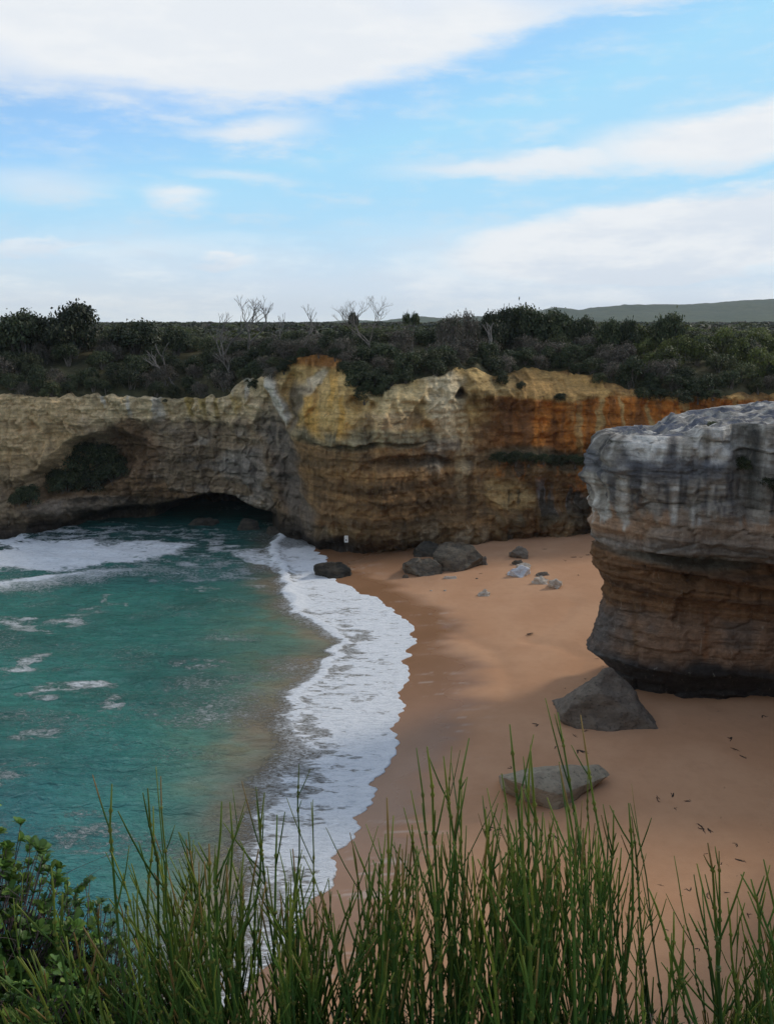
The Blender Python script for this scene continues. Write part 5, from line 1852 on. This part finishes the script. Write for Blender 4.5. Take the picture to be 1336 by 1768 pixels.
def build_leafy(name, cx, cy, rx, ry, h, n_ros, n_ind, seed, label, cat, tones, leaf=0.034, group=None):
    rng = np.random.default_rng(seed)
    zg = ground_at(cx, cy)
    e = bpy.data.objects.new(name, None); COL.objects.link(e); e.location = (cx, cy, zg)
    tag(e, label, cat, group)
    variants = []
    for i in range(5):
        V, F, C = leaf_mesh(rng, leaf, leaf * rng.uniform(0.58, 0.72), tones[i % len(tones)])
        variants.append((V, F, C))
    # rosettes over an uneven dome
    ros = []
    for k in range(n_ros):
        a = rng.uniform(0, 2 * math.pi); el = math.asin(rng.uniform(-0.05, 1.0))
        q = 1 + 0.22 * vn(math.cos(a) * 2, math.sin(a) * 2, el * 2, seed)
        q *= rng.uniform(0.72, 1.05)
        p = np.array([rx * math.cos(el) * math.cos(a) * q, ry * math.cos(el) * math.sin(a) * q, h * (0.12 + 0.88 * math.sin(el)) * q])
        d = np.array([p[0] / rx ** 2, p[1] / ry ** 2, p[2] / h ** 2]); d /= np.linalg.norm(d)
        d = d * 0.7 + np.array([0, 0, 0.6]) + rng.normal(0, 0.25, 3); d /= np.linalg.norm(d)
        ros.append((p, d))
    leaves, twigs = [], []
    for p, d in ros:
        a0 = rng.uniform(0, 6.28)
        u = np.cross(d, [0.3, 0.2, 1.0]); u /= np.linalg.norm(u); v = np.cross(d, u)
        m = int(rng.integers(7, 11))
        for q in range(m):
            a = a0 + q * 2.4
            open_ = rng.uniform(0.35, 1.25)
            dr = d * math.cos(open_) + (u * math.cos(a) + v * math.sin(a)) * math.sin(open_)
            st = p - d * rng.uniform(0, 0.012)
            Yax = dr / np.linalg.norm(dr)
            Zax = d - Yax * (d @ Yax); Zax /= np.linalg.norm(Zax) + 1e-9
            Xax = np.cross(Yax, Zax)
            leaves.append((st, Xax, Yax, Zax, rng.uniform(0.65, 1.25), int(rng.integers(0, 5))))
        s = p * np.array([0.25, 0.25, 0.05]) + rng.normal(0, 0.02, 3) * np.array([1, 1, 0])
        mth = s + (p - s) * 0.55 + np.array([0, 0, 0.04]) + rng.normal(0, 0.02, 3)
        twigs.append(tube([s, s + (mth - s) * 0.5, mth, p], [0.004, 0.003, 0.002, 0.0012], 4))
    V, F, _ = join(twigs)
    link('twigs', raw_mesh('twigs', V, F), MAT['twig'], e)
    # the leaves that show largest become leaves of their own
    W = np.array([l[0] for l in leaves]) + np.array([cx, cy, zg])
    px, py = to_px(W[:, 0], W[:, 1], W[:, 2])
    dist = np.linalg.norm(W - np.array([0, 0, EYE]), axis=1)
    show = (px > -25) & (px < 1360) & (py < 1790)
    score = np.where(show, 0, 50) + dist - 0.5 * W[:, 2]
    order = np.argsort(score)
    ind = [i for i in order[:n_ind] if show[i]]
    meshes = []
    for V, F, C in variants:
        me = raw_mesh('leaf', V, F, True, C); me.materials.append(MAT['leaf_near']); meshes.append(me)
    from mathutils import Matrix
    done = set(ind)
    for i in ind:
        st, X, Y, Z, s, k = leaves[i]
        o = bpy.data.objects.new('leaf', meshes[k]); COL.objects.link(o); o.parent = e
        M = Matrix(((X[0], Y[0], Z[0]), (X[1], Y[1], Z[1]), (X[2], Y[2], Z[2])))
        o.location = tuple(st); o.rotation_euler = M.to_euler(); o.scale = (s, s, s)
    parts = []
    wd = [np.ptp(v[0][:, 0]) / leaf for v in variants]
    # simpler leaf of two quads for the mass behind
    SV = np.array([(0, 0, 0), (-0.46, 0.45, 0.03), (-0.40, 0.86, -0.06), (0, 1.0, -0.12), (0.46, 0.45, 0.03), (0.40, 0.86, -0.06)])
    SF = np.array([(0, 3, 2, 1), (0, 4, 5, 3)])
    for i, (st, X, Y, Z, s, k) in enumerate(leaves):
        if i in done: continue
        V, F, C = variants[k]
        g = rng.uniform(0.75, 1.2)
        parts.append((st + (SV * leaf * np.array([wd[k], 1, 1])) @ np.array([X, Y, Z]) * s, SF, np.repeat(C[7:8], 6, 0) * g))
    V, F, C = join(parts)
    o = link('foliage', raw_mesh('foliage', V, F, True, C), MAT['leaf_near'], e)
    o['kind'] = 'stuff'
    return e


G1 = ((0.085, 0.155, 0.028), (0.065, 0.125, 0.026), (0.13, 0.19, 0.035), (0.055, 0.105, 0.026), (0.09, 0.16, 0.036))
G2 = ((0.055, 0.10, 0.028), (0.045, 0.085, 0.025), (0.065, 0.11, 0.028))
build_leafy('leafy_bush', -1.20, 2.04, 0.46, 0.30, 0.92, 1500, 290, 51, 'glossy round leaved green bush at the left picture edge above the sea', 'bush', G1, leaf=0.026)
build_leafy('leafy_bush', -0.86, 2.10, 0.30, 0.22, 0.66, 1100, 200, 52, 'smaller leafed dark green bush right of the glossy leaved bush', 'bush', G2, leaf=0.016)
build_leafy('leafy_bush', -0.92, 1.76, 0.32, 0.20, 0.46, 800, 240, 53, 'low bright leaved bush at the bottom left corner', 'bush', G1, leaf=0.021)


def heath_tuft(name, cx, cy, r, h, n, seed, label, tone0, tone1, wid=0.0022, ln=0.05):
    """bush of short soft needle leaves on twigs"""
    rng = np.random.default_rng(seed)
    zg = ground_at(cx, cy)
    e = bpy.data.objects.new(name, None); COL.objects.link(e); e.location = (cx, cy, zg)
    tag(e, label, 'bush')
    tw, pts, dirs = [], [], []
    for k in range(n):
        a = rng.uniform(0, 6.28); q = math.sqrt(rng.uniform(0, 1))
        p = np.array([r * q * math.cos(a), r * q * math.sin(a) * 0.7, h * (1 - 0.55 * q * q) * rng.uniform(0.55, 1.0)])
        s = p * np.array([0.35, 0.35, 0])
        m = s + (p - s) * 0.6 + rng.normal(0, 0.012, 3)
        tw.append(tube([s, m, p], [0.0022, 0.0016, 0.0008], 4))
        d = (p - m) / np.linalg.norm(p - m)
        for j in range(26):
            u = rng.uniform(0.0, 1.0)
            pts.append(m + (p - m) * u); dirs.append(d * 0.7 + rng.normal(0, 0.6, 3))
    V, F, _ = join(tw)
    link('twigs', raw_mesh('twigs', V, F), MAT['twig'], e)
    pts = np.array(pts); dirs = np.array(dirs); dirs /= np.linalg.norm(dirs, axis=1)[:, None]
    N_ = len(pts)
    sd = np.cross(dirs, rng.normal(0, 1, (N_, 3))); sd /= np.linalg.norm(sd, axis=1)[:, None]
    L = (ln * rng.uniform(0.5, 1.1, N_))[:, None]
    Vn = np.stack([pts, pts + dirs * L * 0.5 + sd * wid, pts + dirs * L, pts + dirs * L * 0.5 - sd * wid], 1).reshape(-1, 3)
    c = np.array(tone0) + (np.array(tone1) - np.array(tone0)) * rng.uniform(0, 1, (N_, 1))
    o = link('foliage', raw_mesh('foliage', Vn, np.arange(N_ * 4).reshape(-1, 4), False, np.repeat(c, 4, 0)), MAT['leaf_near'], e)
    o['kind'] = 'stuff'


heath_tuft('heath_bush', -0.60, 1.66, 0.22, 0.34, 150, 61, 'soft bright green needle leaved bush low between the reeds at left', (0.04, 0.085, 0.015), (0.10, 0.15, 0.03), ln=0.03)
heath_tuft('heath_bush', 0.93, 1.80, 0.16, 0.26, 120, 62, 'mossy bright green bush in the bottom right corner', (0.04, 0.08, 0.015), (0.09, 0.13, 0.03), ln=0.022)
heath_tuft('heath_bush', 0.02, 1.62, 0.60, 0.16, 240, 63, 'low dark heath at the roots of the reeds', (0.02, 0.042, 0.014), (0.05, 0.08, 0.022), ln=0.035)
heath_tuft('heath_bush', 0.62, 1.62, 0.45, 0.16, 200, 64, 'low dark heath under the right hand reeds', (0.02, 0.042, 0.014), (0.05, 0.08, 0.022), ln=0.035)


def twig_bush(name, cx, cy, spread, h, n, seed, label, r=0.0022, levels=3):
    rng = np.random.default_rng(seed)
    zg = ground_at(cx, cy)
    e = bpy.data.objects.new(name, None); COL.objects.link(e); e.location = (cx, cy, zg)
    tag(e, label, 'dead bush')

    def grow(p, d, ln, rad, lev, out):
        P = [p]
        for i in range(4):
            d = d + rng.normal(0, 0.10, 3); d /= np.linalg.norm(d)
            P.append(P[-1] + d * ln / 4)
        out.append(tube(P, np.linspace(rad, rad * 0.55, 5), 4))
        if lev == 0: return
        for q in range(int(rng.integers(2, 4))):
            nd = d + rng.normal(0, 0.42, 3); nd[2] = abs(nd[2]); nd /= np.linalg.norm(nd)
            grow(P[int(rng.integers(2, 5))], nd, ln * rng.uniform(0.45, 0.75), rad * 0.55, lev - 1, out)
    for k in range(n):
        out = []
        a = rng.uniform(0, 6.28)
        d = np.array([math.cos(a) * spread, math.sin(a) * spread * 0.6, 1.0]); d /= np.linalg.norm(d)
        grow(np.array([rng.normal(0, 0.02), rng.normal(0, 0.02), 0]), d, h * 0.5 * rng.uniform(0.8, 1.1), r, levels, out)
        V, F, _ = join(out)
        link('branch', raw_mesh('branch', V, F), MAT['twig'], e)


twig_bush('dead_bush', -0.70, 1.98, 0.35, 0.56, 14, 71, 'bare purple grey twiggy bush right of the leafy bush', 0.0022, 3)
twig_bush('dead_bush', -0.99, 2.06, 0.12, 0.98, 2, 72, 'bare dark twig standing tall out of the leafy bush at left', 0.0042, 3)
twig_bush('dead_bush', -0.86, 2.10, 0.10, 0.80, 2, 73, 'shorter bare dark twig right of the tall one in the leafy bush', 0.0036, 3)


# ------------------------------------------------------------------ air
def build_haze():
    x0, x1, y0, y1, z0, z1 = -9500, 9500, -400, 6900, -8, 142
    V = [(x, y, z) for x in (x0, x1) for y in (y0, y1) for z in (z0, z1)]
    F = [(0, 1, 3, 2), (4, 6, 7, 5), (0, 4, 5, 1), (2, 3, 7, 6), (0, 2, 6, 4), (1, 5, 7, 3)]
    me = bpy.data.meshes.new('haze'); me.from_pydata(V, [], F); me.update()
    m = bpy.data.materials.new('sea_air'); m.use_nodes = True
    nt = m.node_tree; nt.nodes.clear()
    p = nt.nodes.new('ShaderNodeVolumePrincipled')
    p.inputs['Color'].default_value = (0.88, 0.94, 1.0, 1)
    p.inputs['Density'].default_value = 0.00006
    o = nt.nodes.new('ShaderNodeOutputMaterial')
    nt.links.new(p.outputs[0], o.inputs['Volume'])
    h = link('haze', me, m)
    tag(h, 'thin pale sea haze over the distant hills', 'haze', kind='stuff')


build_haze()
